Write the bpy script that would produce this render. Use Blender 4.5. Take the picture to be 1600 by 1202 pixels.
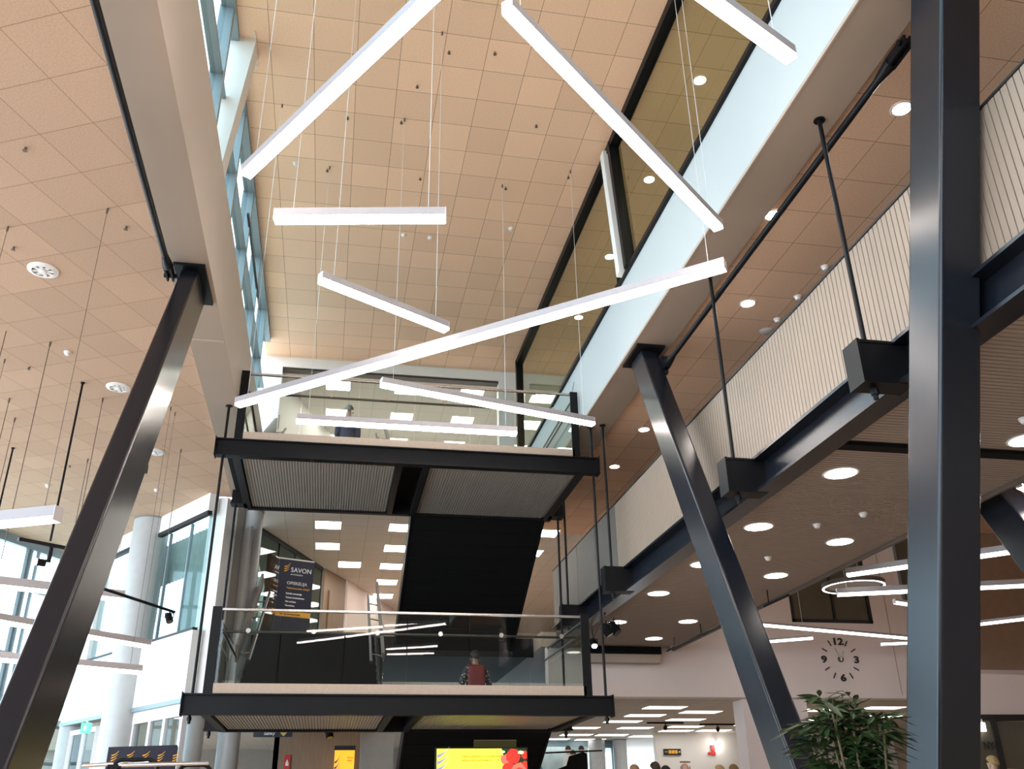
import bpy, bmesh, math, random
from mathutils import Vector, Matrix, Quaternion
random.seed(7)
S = bpy.context.scene
for o in list(bpy.data.objects): bpy.data.objects.remove(o, do_unlink=True)
COL = S.collection
# ---------------------------------------------------------------- camera (world: X across the atrium, Y along it, Z up; eye at z = 0)
cd = bpy.data.cameras.new('camera'); cam = bpy.data.objects.new('camera', cd); COL.objects.link(cam)
cd.sensor_width = 36.0; cd.lens = 1430.0/1600*36.0; cd.clip_start = 0.05; cd.clip_end = 300
def _camrot():
    f = 1430.0
    Y = Vector((501-800, -(1285-601), -f)).normalized()
    Z = Vector((1, 0.0175, 0)).cross(Y).normalized()
    if Z.y < 0: Z = -Z
    X = Y.cross(Z)
    return Matrix((X, Y, Z))
cam.matrix_world = _camrot().to_4x4()
S.camera = cam
# ---------------------------------------------------------------- world and exposure
w = bpy.data.worlds.new('daylight'); S.world = w; w.use_nodes = True
wn = w.node_tree.nodes; wl = w.node_tree.links
bgn = wn['Background']
tc = wn.new('ShaderNodeTexCoord'); sx = wn.new('ShaderNodeSeparateXYZ'); rp = wn.new('ShaderNodeValToRGB')
wl.new(tc.outputs['Generated'], sx.inputs[0]); wl.new(sx.outputs['Z'], rp.inputs[0]); wl.new(rp.outputs[0], bgn.inputs[0])
rp.color_ramp.elements[0].position = 0.0; rp.color_ramp.elements[0].color = (0.66, 0.80, 0.95, 1)
rp.color_ramp.elements[1].position = 0.5; rp.color_ramp.elements[1].color = (0.66, 0.86, 1.0, 1)
bgn.inputs[1].default_value = 4.0
def area(name, loc, rot, sx_, sy_, power, color):
    l = bpy.data.lights.new(name, 'AREA'); l.shape = 'RECTANGLE'; l.size = sx_; l.size_y = sy_; l.energy = power; l.color = color
    o = bpy.data.objects.new(name, l); o.location = loc; o.rotation_euler = rot; COL.objects.link(o); return o
S.view_settings.view_transform = 'Standard'; S.view_settings.look = 'None'
S.view_settings.gamma = 1.0; S.view_settings.use_curve_mapping = False
S.view_settings.exposure = 0.82
# ---------------------------------------------------------------- materials
def mat(name, col, rough=0.6, metal=0.0, var=0.06, scale=6.0, bump=0.0, emit=None, spec=None, stretch=None):
    m = bpy.data.materials.new(name); m.use_nodes = True
    nt = m.node_tree; b = nt.nodes['Principled BSDF']
    b.inputs['Roughness'].default_value = rough; b.inputs['Metallic'].default_value = metal
    if spec is not None: b.inputs['Specular IOR Level'].default_value = spec
    t = nt.nodes.new('ShaderNodeTexCoord'); mp = nt.nodes.new('ShaderNodeMapping'); n = nt.nodes.new('ShaderNodeTexNoise')
    nt.links.new(t.outputs['Object'], mp.inputs[0]); nt.links.new(mp.outputs[0], n.inputs['Vector'])
    if stretch: mp.inputs['Scale'].default_value = stretch
    n.inputs['Scale'].default_value = scale; n.inputs['Detail'].default_value = 4
    r = nt.nodes.new('ShaderNodeValToRGB'); nt.links.new(n.outputs[0], r.inputs[0])
    r.color_ramp.elements[0].position = 0.3; r.color_ramp.elements[1].position = 0.7
    r.color_ramp.elements[0].color = tuple(c*(1-var) for c in col)+(1,); r.color_ramp.elements[1].color = tuple(min(1, c*(1+var)) for c in col)+(1,)
    nt.links.new(r.outputs[0], b.inputs['Base Color'])
    if bump:
        bp = nt.nodes.new('ShaderNodeBump'); bp.inputs['Strength'].default_value = bump; bp.inputs['Distance'].default_value = 0.01
        nt.links.new(n.outputs[0], bp.inputs['Height']); nt.links.new(bp.outputs[0], b.inputs['Normal'])
    if emit:
        b.inputs['Emission Color'].default_value = tuple(emit[:3])+(1,); b.inputs['Emission Strength'].default_value = emit[3]
    return m
def tile_mat(name, col, rot=0.0, off=(0, 0), size=0.6, rowsize=0.6, grout=(0.26, 0.16, 0.09), mortar=0.0035, var=0.06, grain=60.0, gv=0.10):
    m = bpy.data.materials.new(name); m.use_nodes = True; nt = m.node_tree; b = nt.nodes['Principled BSDF']
    b.inputs['Roughness'].default_value = 0.9; b.inputs['Specular IOR Level'].default_value = 0.15
    t = nt.nodes.new('ShaderNodeTexCoord'); mp = nt.nodes.new('ShaderNodeMapping')
    mp.vector_type = 'POINT'; mp.inputs['Rotation'].default_value = (0, 0, rot); mp.inputs['Location'].default_value = (off[0], off[1], 0)
    nt.links.new(t.outputs['Object'], mp.inputs[0])
    br = nt.nodes.new('ShaderNodeTexBrick'); br.offset = 0; br.squash = 1
    br.inputs['Scale'].default_value = 1; br.inputs['Brick Width'].default_value = size; br.inputs['Row Height'].default_value = rowsize
    br.inputs['Mortar Size'].default_value = mortar; br.inputs['Mortar Smooth'].default_value = 0.1
    br.inputs['Color1'].default_value = tuple(c*(1-var) for c in col)+(1,); br.inputs['Color2'].default_value = tuple(c*(1+var) for c in col)+(1,)
    br.inputs['Mortar'].default_value = grout+(1,)
    nt.links.new(mp.outputs[0], br.inputs['Vector'])
    n = nt.nodes.new('ShaderNodeTexNoise'); n.inputs['Scale'].default_value = grain; n.inputs['Detail'].default_value = 3; nt.links.new(mp.outputs[0], n.inputs['Vector'])
    mr = nt.nodes.new('ShaderNodeMapRange'); mr.inputs[1].default_value = 0.3; mr.inputs[2].default_value = 0.7; mr.inputs[3].default_value = 1-gv; mr.inputs[4].default_value = 1+gv
    nt.links.new(n.outputs[0], mr.inputs[0])
    mx = nt.nodes.new('ShaderNodeMix'); mx.data_type = 'RGBA'; mx.blend_type = 'MULTIPLY'; mx.inputs[0].default_value = 1
    nt.links.new(br.outputs['Color'], mx.inputs[6]); nt.links.new(mr.outputs[0], mx.inputs[7]); nt.links.new(mx.outputs[2], b.inputs['Base Color'])
    return m
def glass_mat(name, tint, refl=1.0, rough=0.0):
    m = bpy.data.materials.new(name); m.use_nodes = True; nt = m.node_tree; nt.nodes.clear()
    o = nt.nodes.new('ShaderNodeOutputMaterial'); tr = nt.nodes.new('ShaderNodeBsdfTransparent'); gl = nt.nodes.new('ShaderNodeBsdfGlossy')
    tr.inputs[0].default_value = tint+(1,); gl.inputs['Roughness'].default_value = rough; gl.inputs[0].default_value = (refl, refl, refl, 1)
    fr = nt.nodes.new('ShaderNodeFresnel'); fr.inputs[0].default_value = 1.5
    mx = nt.nodes.new('ShaderNodeMixShader')
    ge = nt.nodes.new('ShaderNodeNewGeometry'); iv = nt.nodes.new('ShaderNodeMath'); iv.operation = 'SUBTRACT'; iv.inputs[0].default_value = 1.0
    mu_ = nt.nodes.new('ShaderNodeMath'); mu_.operation = 'MULTIPLY'
    nt.links.new(ge.outputs['Backfacing'], iv.inputs[1]); nt.links.new(fr.outputs[0], mu_.inputs[0]); nt.links.new(iv.outputs[0], mu_.inputs[1])
    nt.links.new(mu_.outputs[0], mx.inputs[0]); nt.links.new(tr.outputs[0], mx.inputs[1]); nt.links.new(gl.outputs[0], mx.inputs[2]); nt.links.new(mx.outputs[0], o.inputs[0])
    return m
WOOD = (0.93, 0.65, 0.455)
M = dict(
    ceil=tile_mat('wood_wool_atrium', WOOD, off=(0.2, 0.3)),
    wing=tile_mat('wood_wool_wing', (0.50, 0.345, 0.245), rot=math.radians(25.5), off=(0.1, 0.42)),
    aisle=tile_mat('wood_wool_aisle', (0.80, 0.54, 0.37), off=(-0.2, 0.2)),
    white_tile=tile_mat('white_ceiling_tile', (0.62, 0.59, 0.54), grout=(0.42, 0.37, 0.33), mortar=0.006, var=0.02, gv=0.03),
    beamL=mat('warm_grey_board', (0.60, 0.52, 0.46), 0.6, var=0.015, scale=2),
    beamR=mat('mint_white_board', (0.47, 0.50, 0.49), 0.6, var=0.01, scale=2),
    beamU=mat('soffit_shade_taupe', (0.33, 0.26, 0.205), 0.7, var=0.02, scale=2),  # shade of the beam undersides, put into the colour
    white=mat('painted_white', (0.80, 0.78, 0.74), 0.55, var=0.015, scale=2),
    wallw=mat('painted_wall', (0.78, 0.66, 0.61), 0.8, var=0.02, scale=1.5),
    facade=mat('white_facade_board', (0.88, 0.89, 0.88), 0.5, var=0.01),
    brown=mat('brown_wall', (0.36, 0.24, 0.16), 0.8, var=0.05),
    oak=mat('oak_veneer', (0.25, 0.165, 0.105), 0.5, var=0.12, scale=3, stretch=(12, 12, 1)),
    steel=mat('dark_painted_steel', (0.007, 0.009, 0.014), 0.26, 0.0, var=0.10, scale=3, spec=0.45, stretch=(1, 1, 6)),
    black=mat('black_steel', (0.006, 0.006, 0.007), 0.45, 0.0, var=0.1, spec=0.18),
    matblack=mat('matte_black_sheet', (0.005, 0.005, 0.005), 0.8, var=0.1, spec=0.15),
    stringer=mat('taupe_painted_stringer', (0.11, 0.083, 0.065), 0.45, var=0.04),
    skirt=mat('beige_plinth', (0.42, 0.33, 0.26), 0.6, var=0.05, scale=20),
    cable=mat('steel_wire', (0.75, 0.75, 0.75), 0.4, 0.3, var=0.02),
    darkcable=mat('dark_wire', (0.12, 0.09, 0.07), 0.5, var=0.02),
    alu=mat('white_aluminium', (0.72, 0.66, 0.66), 0.45, 0.0, var=0.01),
    barhouse=mat('grey_white_bar_housing', (0.40, 0.37, 0.38), 0.45, var=0.01),
    chrome=mat('brushed_stainless', (0.62, 0.58, 0.55), 0.22, 0.9, var=0.03),
    rail=mat('dark_bronze_rail', (0.06, 0.055, 0.05), 0.3, 0.6, var=0.05),
    corr=mat('cream_ribbed_sheet', (0.29, 0.22, 0.165), 0.5, var=0.02, scale=2),
    groove=mat('ribbed_sheet_groove', (0.10, 0.075, 0.055), 0.7, var=0.05),
    soffit=mat('grey_ribbed_soffit', (0.27, 0.25, 0.225), 0.6, var=0.03),
    bsoffit=mat('taupe_ribbed_soffit', (0.31, 0.255, 0.22), 0.7, var=0.03),
    greyp=mat('grey_parapet_sheet', (0.30, 0.27, 0.235), 0.5, var=0.04),
    greydark=mat('dark_grey_parapet_sheet', (0.13, 0.115, 0.098), 0.5, var=0.04),
    concrete=mat('grey_round_column', (0.46, 0.46, 0.45), 0.4, var=0.04),
    winframe=mat('grey_window_frame', (0.22, 0.27, 0.29), 0.4, 0.2, var=0.03),
    floor=mat('terrazzo_floor', (0.52, 0.39, 0.29), 0.35, var=0.12, scale=20),
    bar=mat('led_bar_diffuser', (1, 1, 1), 0.5, var=0.0, emit=(1.0, 0.87, 0.79, 18.0)),
    barw=mat('led_bar_diffuser_wing', (1, 1, 1), 0.5, var=0.0, emit=(1.0, 0.94, 0.92, 3.5)),
    lens=mat('downlight_lens', (1, 1, 1), 0.5, var=0.0, emit=(1.0, 0.90, 0.82, 70.0)),
    lensbig=mat('large_downlight_lens', (1, 1, 1), 0.5, var=0.0, emit=(1.0, 0.94, 0.86, 9.0)),
    panel=mat('led_panel_diffuser', (1, 1, 1), 0.5, var=0.0, emit=(1.0, 0.95, 0.88, 7.0)),
    panelg=mat('led_panel_ground', (1, 1, 1), 0.5, var=0.0, emit=(1.0, 0.95, 0.90, 2.6)),
    plastic=mat('white_plastic', (0.80, 0.78, 0.76), 0.4, var=0.01),
    glass=glass_mat('balustrade_glass', (0.90, 0.93, 0.91)),
    clere=glass_mat('clerestory_glass', (0.84, 0.88, 0.78)),
    pane=glass_mat('window_glass', (0.84, 0.92, 0.93), 0.4),
    greenglass=glass_mat('green_tinted_glass', (0.20, 0.25, 0.22)),
    darkglass=mat('dark_interior_glass', (0.11, 0.10, 0.075), 0.12, var=0.10, scale=1.5),
    navy=mat('navy_banner_fabric', (0.020, 0.021, 0.040), 0.7, var=0.05),
    orange=mat('orange_print', (0.90, 0.45, 0.04), 0.6, var=0.03),
    ink=mat('black_print', (0.015, 0.015, 0.015), 0.6, var=0.02),
    whiteink=mat('white_print', (0.8, 0.8, 0.8), 0.6, var=0.02),
    leaf=mat('palm_leaf', (0.022, 0.048, 0.012), 0.4, var=0.5, scale=9),
    stem=mat('cane_stem', (0.10, 0.07, 0.03), 0.6, var=0.3, scale=30),
    pot=mat('dark_planter', (0.05, 0.05, 0.05), 0.5, var=0.05),
    soil=mat('potting_soil', (0.05, 0.03, 0.02), 0.9, var=0.4, scale=40),
    red=mat('red_sign', (0.55, 0.03, 0.02), 0.5, var=0.02),
    green=mat('green_exit_sign', (0.03, 0.35, 0.12), 0.5, var=0.02, emit=(0.15, 0.8, 0.45, 0.8)),
)
# ---------------------------------------------------------------- mesh helpers
class MB:
    def __init__(s): s.v = []; s.f = []; s.mi = []
    def add(s, vs, fs, mi=0):
        o = len(s.v); s.v += [Vector(v) for v in vs]; s.f += [tuple(i+o for i in f) for f in fs]; s.mi += [mi]*len(fs); return s
    def box(s, x0, x1, y0, y1, z0, z1, mi=0):
        return s.add([(x0,y0,z0),(x1,y0,z0),(x1,y1,z0),(x0,y1,z0),(x0,y0,z1),(x1,y0,z1),(x1,y1,z1),(x0,y1,z1)],
                     [(0,3,2,1),(4,5,6,7),(0,1,5,4),(1,2,6,5),(2,3,7,6),(3,0,4,7)], mi)
    def obox(s, a, b, w, h, up=(0,0,1), mi=0):
        a = Vector(a); b = Vector(b); d = (b-a).normalized(); u = Vector(up); sd = d.cross(u).normalized(); u = sd.cross(d).normalized()
        vs = []
        for p in (a, b):
            for i, j in ((-1,-1),(1,-1),(1,1),(-1,1)): vs.append(p+sd*(i*w/2)+u*(j*h/2))
        return s.add(vs, [(0,1,2,3),(7,6,5,4),(0,4,5,1),(1,5,6,2),(2,6,7,3),(3,7,4,0)], mi)
    def prism(s, poly, z0, z1, mi=0):
        n = len(poly)
        vs = [(x,y,z0) for x,y in poly]+[(x,y,z1) for x,y in poly]
        return s.add(vs, [tuple(reversed(range(n))), tuple(range(n,2*n))]+[(i,(i+1)%n,n+(i+1)%n,n+i) for i in range(n)], mi)
    def tube(s, pts, r, n=10, mi=0, rs=None):
        pts = [Vector(p) for p in pts]; rings = []
        for k, p in enumerate(pts):
            d = (pts[min(k+1,len(pts)-1)]-pts[max(k-1,0)]).normalized()
            u = Vector((0,0,1)) if abs(d.z) < 0.9 else Vector((1,0,0))
            a = d.cross(u).normalized(); b = d.cross(a).normalized(); rr = rs[k] if rs else r
            rings.append([p+a*math.cos(2*math.pi*i/n)*rr+b*math.sin(2*math.pi*i/n)*rr for i in range(n)])
        vs = [v for g in rings for v in g]; fs = []
        for k in range(len(rings)-1):
            for i in range(n): fs.append((k*n+i, k*n+(i+1)%n, (k+1)*n+(i+1)%n, (k+1)*n+i))
        fs.append(tuple(reversed(range(n)))); fs.append(tuple(range((len(rings)-1)*n, len(rings)*n)))
        return s.add(vs, fs, mi)
    def lathe(s, c, prof, n=28, mi=0, caps=True):   # prof: (radius, z) around vertical axis
        c = Vector(c); vs = []; fs = []
        for r, z in prof:
            for i in range(n): vs.append(c+Vector((math.cos(2*math.pi*i/n)*r, math.sin(2*math.pi*i/n)*r, z)))
        for k in range(len(prof)-1):
            for i in range(n): fs.append((k*n+i, k*n+(i+1)%n, (k+1)*n+(i+1)%n, (k+1)*n+i))
        ring = len(prof) > 3 and min(r for r, z in prof) > 1e-4
        if ring and prof[0] != prof[-1]:
            k = len(prof)-1
            for i in range(n): fs.append((k*n+i, k*n+(i+1)%n, (i+1)%n, i))
        if ring: return s.add(vs, fs, mi)
        if prof[0][0] > 1e-4: fs.append(tuple(reversed(range(n))))
        if prof[-1][0] > 1e-4: fs.append(tuple(range((len(prof)-1)*n, len(prof)*n)))
        return s.add(vs, fs, mi)
    def sphere(s, c, rx, ry, rz, nu=14, nv=9, mi=0):
        c = Vector(c); vs = []; fs = []
        for j in range(nv+1):
            t = math.pi*j/nv
            for i in range(nu):
                p = 2*math.pi*i/nu; vs.append(c+Vector((rx*math.sin(t)*math.cos(p), ry*math.sin(t)*math.sin(p), rz*math.cos(t))))
        for j in range(nv):
            for i in range(nu): fs.append((j*nu+i, (j+1)*nu+i, (j+1)*nu+(i+1)%nu, j*nu+(i+1)%nu))
        return s.add(vs, fs, mi)
    def quad(s, a, b, c, d, mi=0): return s.add([a,b,c,d], [(0,1,2,3)], mi)
ROOTS = {}
def obj(name, mb, m, parent=None, smooth=False, bevel=0.0):
    off = Vector((0,0,0)); p = parent
    while p is not None: off += p.location; p = p.parent
    me = bpy.data.meshes.new(name)
    me.from_pydata([v-off for v in mb.v], [], mb.f); me.validate()
    for mm in (m if isinstance(m, (list, tuple)) else [m]): me.materials.append(mm)
    if len(me.polygons) == len(mb.mi):
        for p_, i in zip(me.polygons, mb.mi): p_.material_index = i
    bm = bmesh.new(); bm.from_mesh(me); bmesh.ops.recalc_face_normals(bm, faces=bm.faces)
    if smooth:
        bmesh.ops.remove_doubles(bm, verts=bm.verts, dist=1e-5)
    bm.to_mesh(me); bm.free()
    if smooth:
        for p_ in me.polygons: p_.use_smooth = True
        me.set_sharp_from_angle(angle=math.radians(40))
    o = bpy.data.objects.new(name, me); COL.objects.link(o)
    if parent is not None: o.parent = parent
    if bevel:
        b = o.modifiers.new('bevel', 'BEVEL'); b.width = bevel; b.segments = 3; b.limit_method = 'ANGLE'
        if smooth is False:
            for p_ in me.polygons: p_.use_smooth = True
            b.harden_normals = True
    return o
def thing(name, label, cat, loc, group=None):
    o = bpy.data.objects.new(name, None); COL.objects.link(o); o.location = loc; o.empty_display_size = 0.1
    o['label'] = label; o['category'] = cat
    if group: o['group'] = group
    return o
def tag(o, label, cat, group=None, kind=None):
    o['label'] = label; o['category'] = cat
    if group: o['group'] = group
    if kind: o['kind'] = kind
    return o
def struct(name, mb, m, parent=None, **k):
    o = obj(name, mb, m, parent, **k)
    if parent is None: o['kind'] = 'structure'
    return o
def dup(root, loc, label=None, group=None):
    r = root.copy(); COL.objects.link(r); r.location = loc
    if label: r['label'] = label
    if group: r['group'] = group
    for ch in list(root.children):
        c = ch.copy(); COL.objects.link(c); c.parent = r
        for g in ch.children:
            d = g.copy(); COL.objects.link(d); d.parent = c
    return r
def text_mb(txt, size, origin, right, up, depth=0.004, align='LEFT', bold=0.0, spacing=1.0):
    cu = bpy.data.curves.new('t', 'FONT'); cu.body = txt; cu.size = size; cu.extrude = depth/2; cu.align_x = align; cu.offset = bold; cu.space_character = spacing
    cu.resolution_u = 3
    o = bpy.data.objects.new('t', cu); COL.objects.link(o)
    bpy.context.view_layer.update()
    me = bpy.data.meshes.new_from_object(o.evaluated_get(bpy.context.evaluated_depsgraph_get()))
    r = Vector(right).normalized(); u = Vector(up).normalized(); n = r.cross(u); O = Vector(origin)
    mb = MB(); mb.add([O+r*v.co.x+u*v.co.y+n*v.co.z for v in me.vertices], [tuple(p.vertices) for p in me.polygons])
    bpy.data.objects.remove(o); bpy.data.curves.remove(cu); bpy.data.meshes.remove(me)
    return mb
def poly_mb(pts2, origin, right, up, depth=0.004):
    r = Vector(right).normalized(); u = Vector(up).normalized(); n = r.cross(u).normalized(); O = Vector(origin); k = len(pts2)
    vs = [O+r*x+u*y-n*depth/2 for x,y in pts2]+[O+r*x+u*y+n*depth/2 for x,y in pts2]
    mb = MB(); mb.add(vs, [tuple(reversed(range(k))), tuple(range(k,2*k))]+[(i,(i+1)%k,k+(i+1)%k,k+i) for i in range(k)]); return mb
def join(*mbs):
    r = MB()
    for m in mbs:
        o = len(r.v); r.v += m.v; r.f += [tuple(i+o for i in f) for f in m.f]; r.mi += m.mi
    return r
FZ = -0.80          # ground floor
ZS = 6.0            # soffit of the roof beams and low ceilings
ZC = 9.8            # atrium ceiling
# ================================================================= STRUCTURE
struct('floor', MB().box(-16, 18, -8, 36, FZ-0.2, FZ), M['floor'])
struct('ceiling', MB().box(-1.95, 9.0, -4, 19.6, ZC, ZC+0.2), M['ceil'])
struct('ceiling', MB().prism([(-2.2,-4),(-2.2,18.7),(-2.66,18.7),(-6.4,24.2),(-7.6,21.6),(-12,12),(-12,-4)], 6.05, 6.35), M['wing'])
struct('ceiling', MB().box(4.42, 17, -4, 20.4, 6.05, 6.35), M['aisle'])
struct('ceiling', MB().prism([(-2.0,19.2),(4.42,19.2),(4.42,20.4),(9,20.4),(9,36),(-2.0,36)], 6.05, 6.35), M['white_tile'])
struct('ceiling', MB().box(-1.95, 9, 19.85, 36, 9.5, 9.7), M['white_tile'])
struct('ceiling', MB().prism([(-2.2,19.1),(17,19.1),(17,36),(-9,36),(-9,27.5),(-5.75,23.5),(-2.55,18.8)], 2.2, 2.5), M['white_tile'])
struct('floor', MB().box(-2.2, 4.3, 20.05, 36, 3.45, 3.55), M['floor'])
struct('trim_9', MB().box(-2.2, 4.3, 20.0, 20.05, 3.15, 3.55).box(-2.2, 4.3, 20.05, 36, 3.25, 3.45), M['black'])
struct('floor', MB().box(4.3, 9, 19.2, 36, 3.25, 3.55), M['floor'])
struct('floor', MB().box(-2.2, 9, 20.0, 36, 7.0, 7.3), M['white'])
# roof edge beams (boxed in white board); darker sheets below paint in the underside shade
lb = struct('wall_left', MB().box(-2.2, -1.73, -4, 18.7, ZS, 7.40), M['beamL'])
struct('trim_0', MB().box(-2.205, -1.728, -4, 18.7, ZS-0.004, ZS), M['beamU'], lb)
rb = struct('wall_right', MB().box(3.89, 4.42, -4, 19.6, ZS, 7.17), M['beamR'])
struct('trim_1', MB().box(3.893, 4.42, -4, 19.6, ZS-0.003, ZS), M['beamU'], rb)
struct('trim_1', MB().box(3.875, 3.893, -4, 19.0, 5.992, 6.03), M['skirt'], rb)
# access hatch on the left soffit
struct('trim_2', MB().box(-2.22, -1.74, 11.62, 11.66, ZS-0.012, ZS+0.002).box(3.9, 4.4, 14.9, 14.93, ZS-0.004, ZS+0.002), M['skirt'])
struct('trim_3', join(MB().obox((3.886,14.5,6.10),(3.886,14.5,6.62),0.012,0.012,up=(1,0,0)), MB().obox((3.886,14.5,6.62),(3.886,14.1,6.95),0.012,0.012)), M['winframe'])
# clerestory, right
wr = struct('window_1', MB().box(3.84, 3.97, -4, 19.0, 7.17, 7.235).box(3.82, 3.97, -4, 19.0, 9.66, ZC), M['black'])
obj('pane', MB().box(3.90, 3.915, -4, 18.9, 7.235, 9.66), M['clere'], wr)
obj('mullion', MB().obox((3.88,10.72,7.2),(3.88,11.08,9.75),0.16,0.10,up=(0,1,0)).obox((3.88,11.19,7.2),(3.88,11.50,9.75),0.10,0.03,up=(0,1,0)), M['black'], wr)
obj('frame', MB().box(3.82, 3.97, 18.85, 19.0, 7.2, ZC), M['black'], wr)
obj('fin', MB().obox((3.83,10.93,7.2),(3.83,11.30,9.72),0.14,0.15,up=(0,1,0)), M['white'], wr)
# clerestory, left: bays of grey framed glazing, daylight behind
wl_ = struct('window_2', MB().box(-1.98, -1.84, -4, 18.7, 7.40, 7.46).box(-1.98, -1.80, -4, 18.7, 9.70, ZC), M['winframe'])
obj('pane', MB().box(-1.93, -1.915, -4, 18.7, 7.46, 9.70), M['pane'], wl_)
for y in [2.2, 4.6, 7.0, 9.3, 11.3, 13.3, 15.3, 17.3]:
    obj('mullion', MB().box(-2.0, -1.82, y-0.05, y+0.05, 7.42, 9.74), M['winframe'], wl_)
obj('transom', MB().box(-1.98, -1.84, -4, 18.7, 8.55, 8.61), M['winframe'], wl_)
obj('blind_track', MB().box(-1.84, -1.80, 12.9, 15.6, 9.0, 9.04), M['rail'], wl_)
struct('trim_4', MB().obox((-1.93,9.74,7.36),(-1.765,10.0,9.79),0.37,0.32,up=(0,1,0)), M['white'])
struct('trim_10', MB().obox((-2.115,9.58,7.36),(-1.95,9.84,9.79),0.012,0.014,up=(0,1,0)), M['ink'])
struct('trim_5', MB().box(-1.60,-1.585,9.7,10.35,9.785,9.80).box(-1.97,-1.585,10.34,10.36,9.785,9.80), M['white'])
# upper storey behind the atrium: header, piers
struct('wall_back', MB().box(-1.95, 3.89, 19.6, 19.85, 9.55, ZC+.1).box(-1.95, -1.55, 19.6, 19.85, 7.0, 9.55).box(3.52, 3.89, 19.6, 19.85, 7.0, 9.55)
       .box(3.89, 9, 19.6, 19.85, 9.35, ZC+.1), M['white'])
struct('trim_6', MB().box(-1.55, 3.52, 19.62, 19.84, 9.50, 9.545), M['rail'])
struct('wall_upper', MB().obox((-1.75,19.9,8.4),(1.9,30.2,8.4),0.12,2.2), M['white'])
struct('wall_far_upper', MB().box(-2, 9, 33, 33.2, 7.3, 9.5), M['white'])
struct('wall_upper_right_added', MB().box(9.0, 9.15, -4, 36, 6.35, ZC), M['white'])  # unseen wall, added to keep outside light from filling the upper room
struct('floor', MB().box(4.42, 9, -4, 20.0, 6.36, 6.5), M['floor'])
# middle storey
struct('wall_middle', MB().obox((0.25,25.67,4.8),(3.0,32.5,4.8),0.12,2.52), M['wallw'])
struct('wall_far_middle', MB().box(-2, 9, 33, 33.2, 3.55, 6.05), M['wallw'])
struct('wall_middle_right', MB().box(9.0, 9.15, 20.4, 36, 2.5, 6.05), M['wallw'])
gw = struct('window_3', MB().obox((-1.75,20.85,6.00),(-0.40,24.30,6.00),0.08,0.09), M['ink'])
obj('pane', MB().obox((-1.75,20.85,4.75),(-0.40,24.30,4.75),0.02,2.4), M['greenglass'], gw)
for t in (0.0, 0.27, 0.52, 0.77, 1.0):
    p = Vector((-1.75,20.85,0)).lerp(Vector((-0.40,24.30,0)), t)
    obj('mullion', MB().obox((p.x,p.y,3.56),(p.x,p.y,5.96),0.05,0.03,up=(0,1,0)), M['rail'], gw)
dr = struct('door_1', MB().obox((-0.36,24.36,4.8),(0.21,25.62,4.8),0.10,2.48), M['oak'])
obj('door_leaf', MB().obox((-0.22,24.60,4.55),(0.12,25.36,4.55),0.13,1.95), M['oak'], dr)
obj('door_handle', MB().obox((0.13,25.2,4.45),(0.13,25.2,4.70),0.03,0.03,up=(1,0,0)), M['chrome'], dr)
# clock wall beyond the bridge, with dark interior windows
cwall = MB().box(4.35, 7.1, 19.0, 19.12, 2.2, 3.2).box(7.1, 9.95, 19.0, 19.12, 2.2, 6.05).box(9.95, 11.9, 19.0, 19.12, 2.2, 3.83).box(11.9, 12.75, 19.0, 19.12, 2.2, 6.05).box(12.75, 14.3, 19.0, 19.12, 2.2, 4.3).box(14.3, 18, 19.0, 19.12, 2.2, 2.86)
struct('wall_clock', cwall, M['wallw'])
struct('trim_7', MB().box(4.35, 18, 18.985, 19.0, 2.2, 2.235).box(12.28,12.295,18.99,19.0,2.3,6.0), M['skirt'])
struct('wall_brown', MB().box(14.3, 18, 19.0, 19.12, 2.86, 6.05), M['brown'])
w4 = struct('window_4', MB().box(9.95, 11.9, 18.98, 19.1, 3.83, 3.90).box(9.95, 10.02, 18.98, 19.1, 3.83, 6.05).box(11.83, 11.9, 18.98, 19.1, 3.83, 6.05).box(10.97,11.02,18.98,19.1,3.9,6.05), M['ink'])
obj('pane', MB().box(10.02, 11.83, 19.03, 19.06, 3.9, 6.05), M['darkglass'], w4)
w5 = struct('window_5', MB().box(12.75, 14.3, 18.98, 19.1, 4.3, 4.36).box(12.75, 12.81, 18.98, 19.1, 4.36, 6.05), M['winframe'])
obj('pane', MB().box(12.81, 14.3, 19.03, 19.06, 4.36, 6.05), M['darkglass'], w5)
struct('wall_east_added', MB().box(17, 17.2, -8, 36, FZ, 6.3), M['brown'])  # unseen wall, added on the open side to darken the hall
struct('wall_behind_added', MB().box(-4.0, 17, -8.2, -8, FZ, 10), M['stringer'])  # unseen wall added behind the camera, darkens reflections in the landing glass
# ground storey behind the stairs
struct('wall_pier', MB().box(8.55, 10.0, 19.0, 19.5, FZ, 2.2), M['wallw'])
struct('wall_ground', MB().box(9.4, 17, 27.2, 27.4, FZ, 2.2), M['white'])
struct('wall_ground_left', MB().box(-1.0, 0.95, 19.8, 20.0, FZ, 1.62).box(-1.0, -0.9, 19.8, 23, FZ, 1.62), M['oak'])
struct('wall_screen', MB().box(0.62, 1.22, 18.0, 18.1, FZ, 1.46), M['greyp'])
struct('wall_far_ground', MB().box(-9, 5.8, 33.5, 33.7, FZ, 2.2), M['greyp'])
w6 = struct('window_6', MB().box(5.9, 9.4, 30.0, 30.1, 1.98, 2.2).box(5.9,9.4,30.0,30.1,FZ,0.2).box(9.3,9.4,30,30.1,0.2,2.0).box(8.9,8.97,30,30.1,0.2,2.0), M['winframe'])
obj('pane', MB().box(5.9, 9.4, 30.04, 30.06, 0.2, 1.98), M['pane'], w6)
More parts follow.
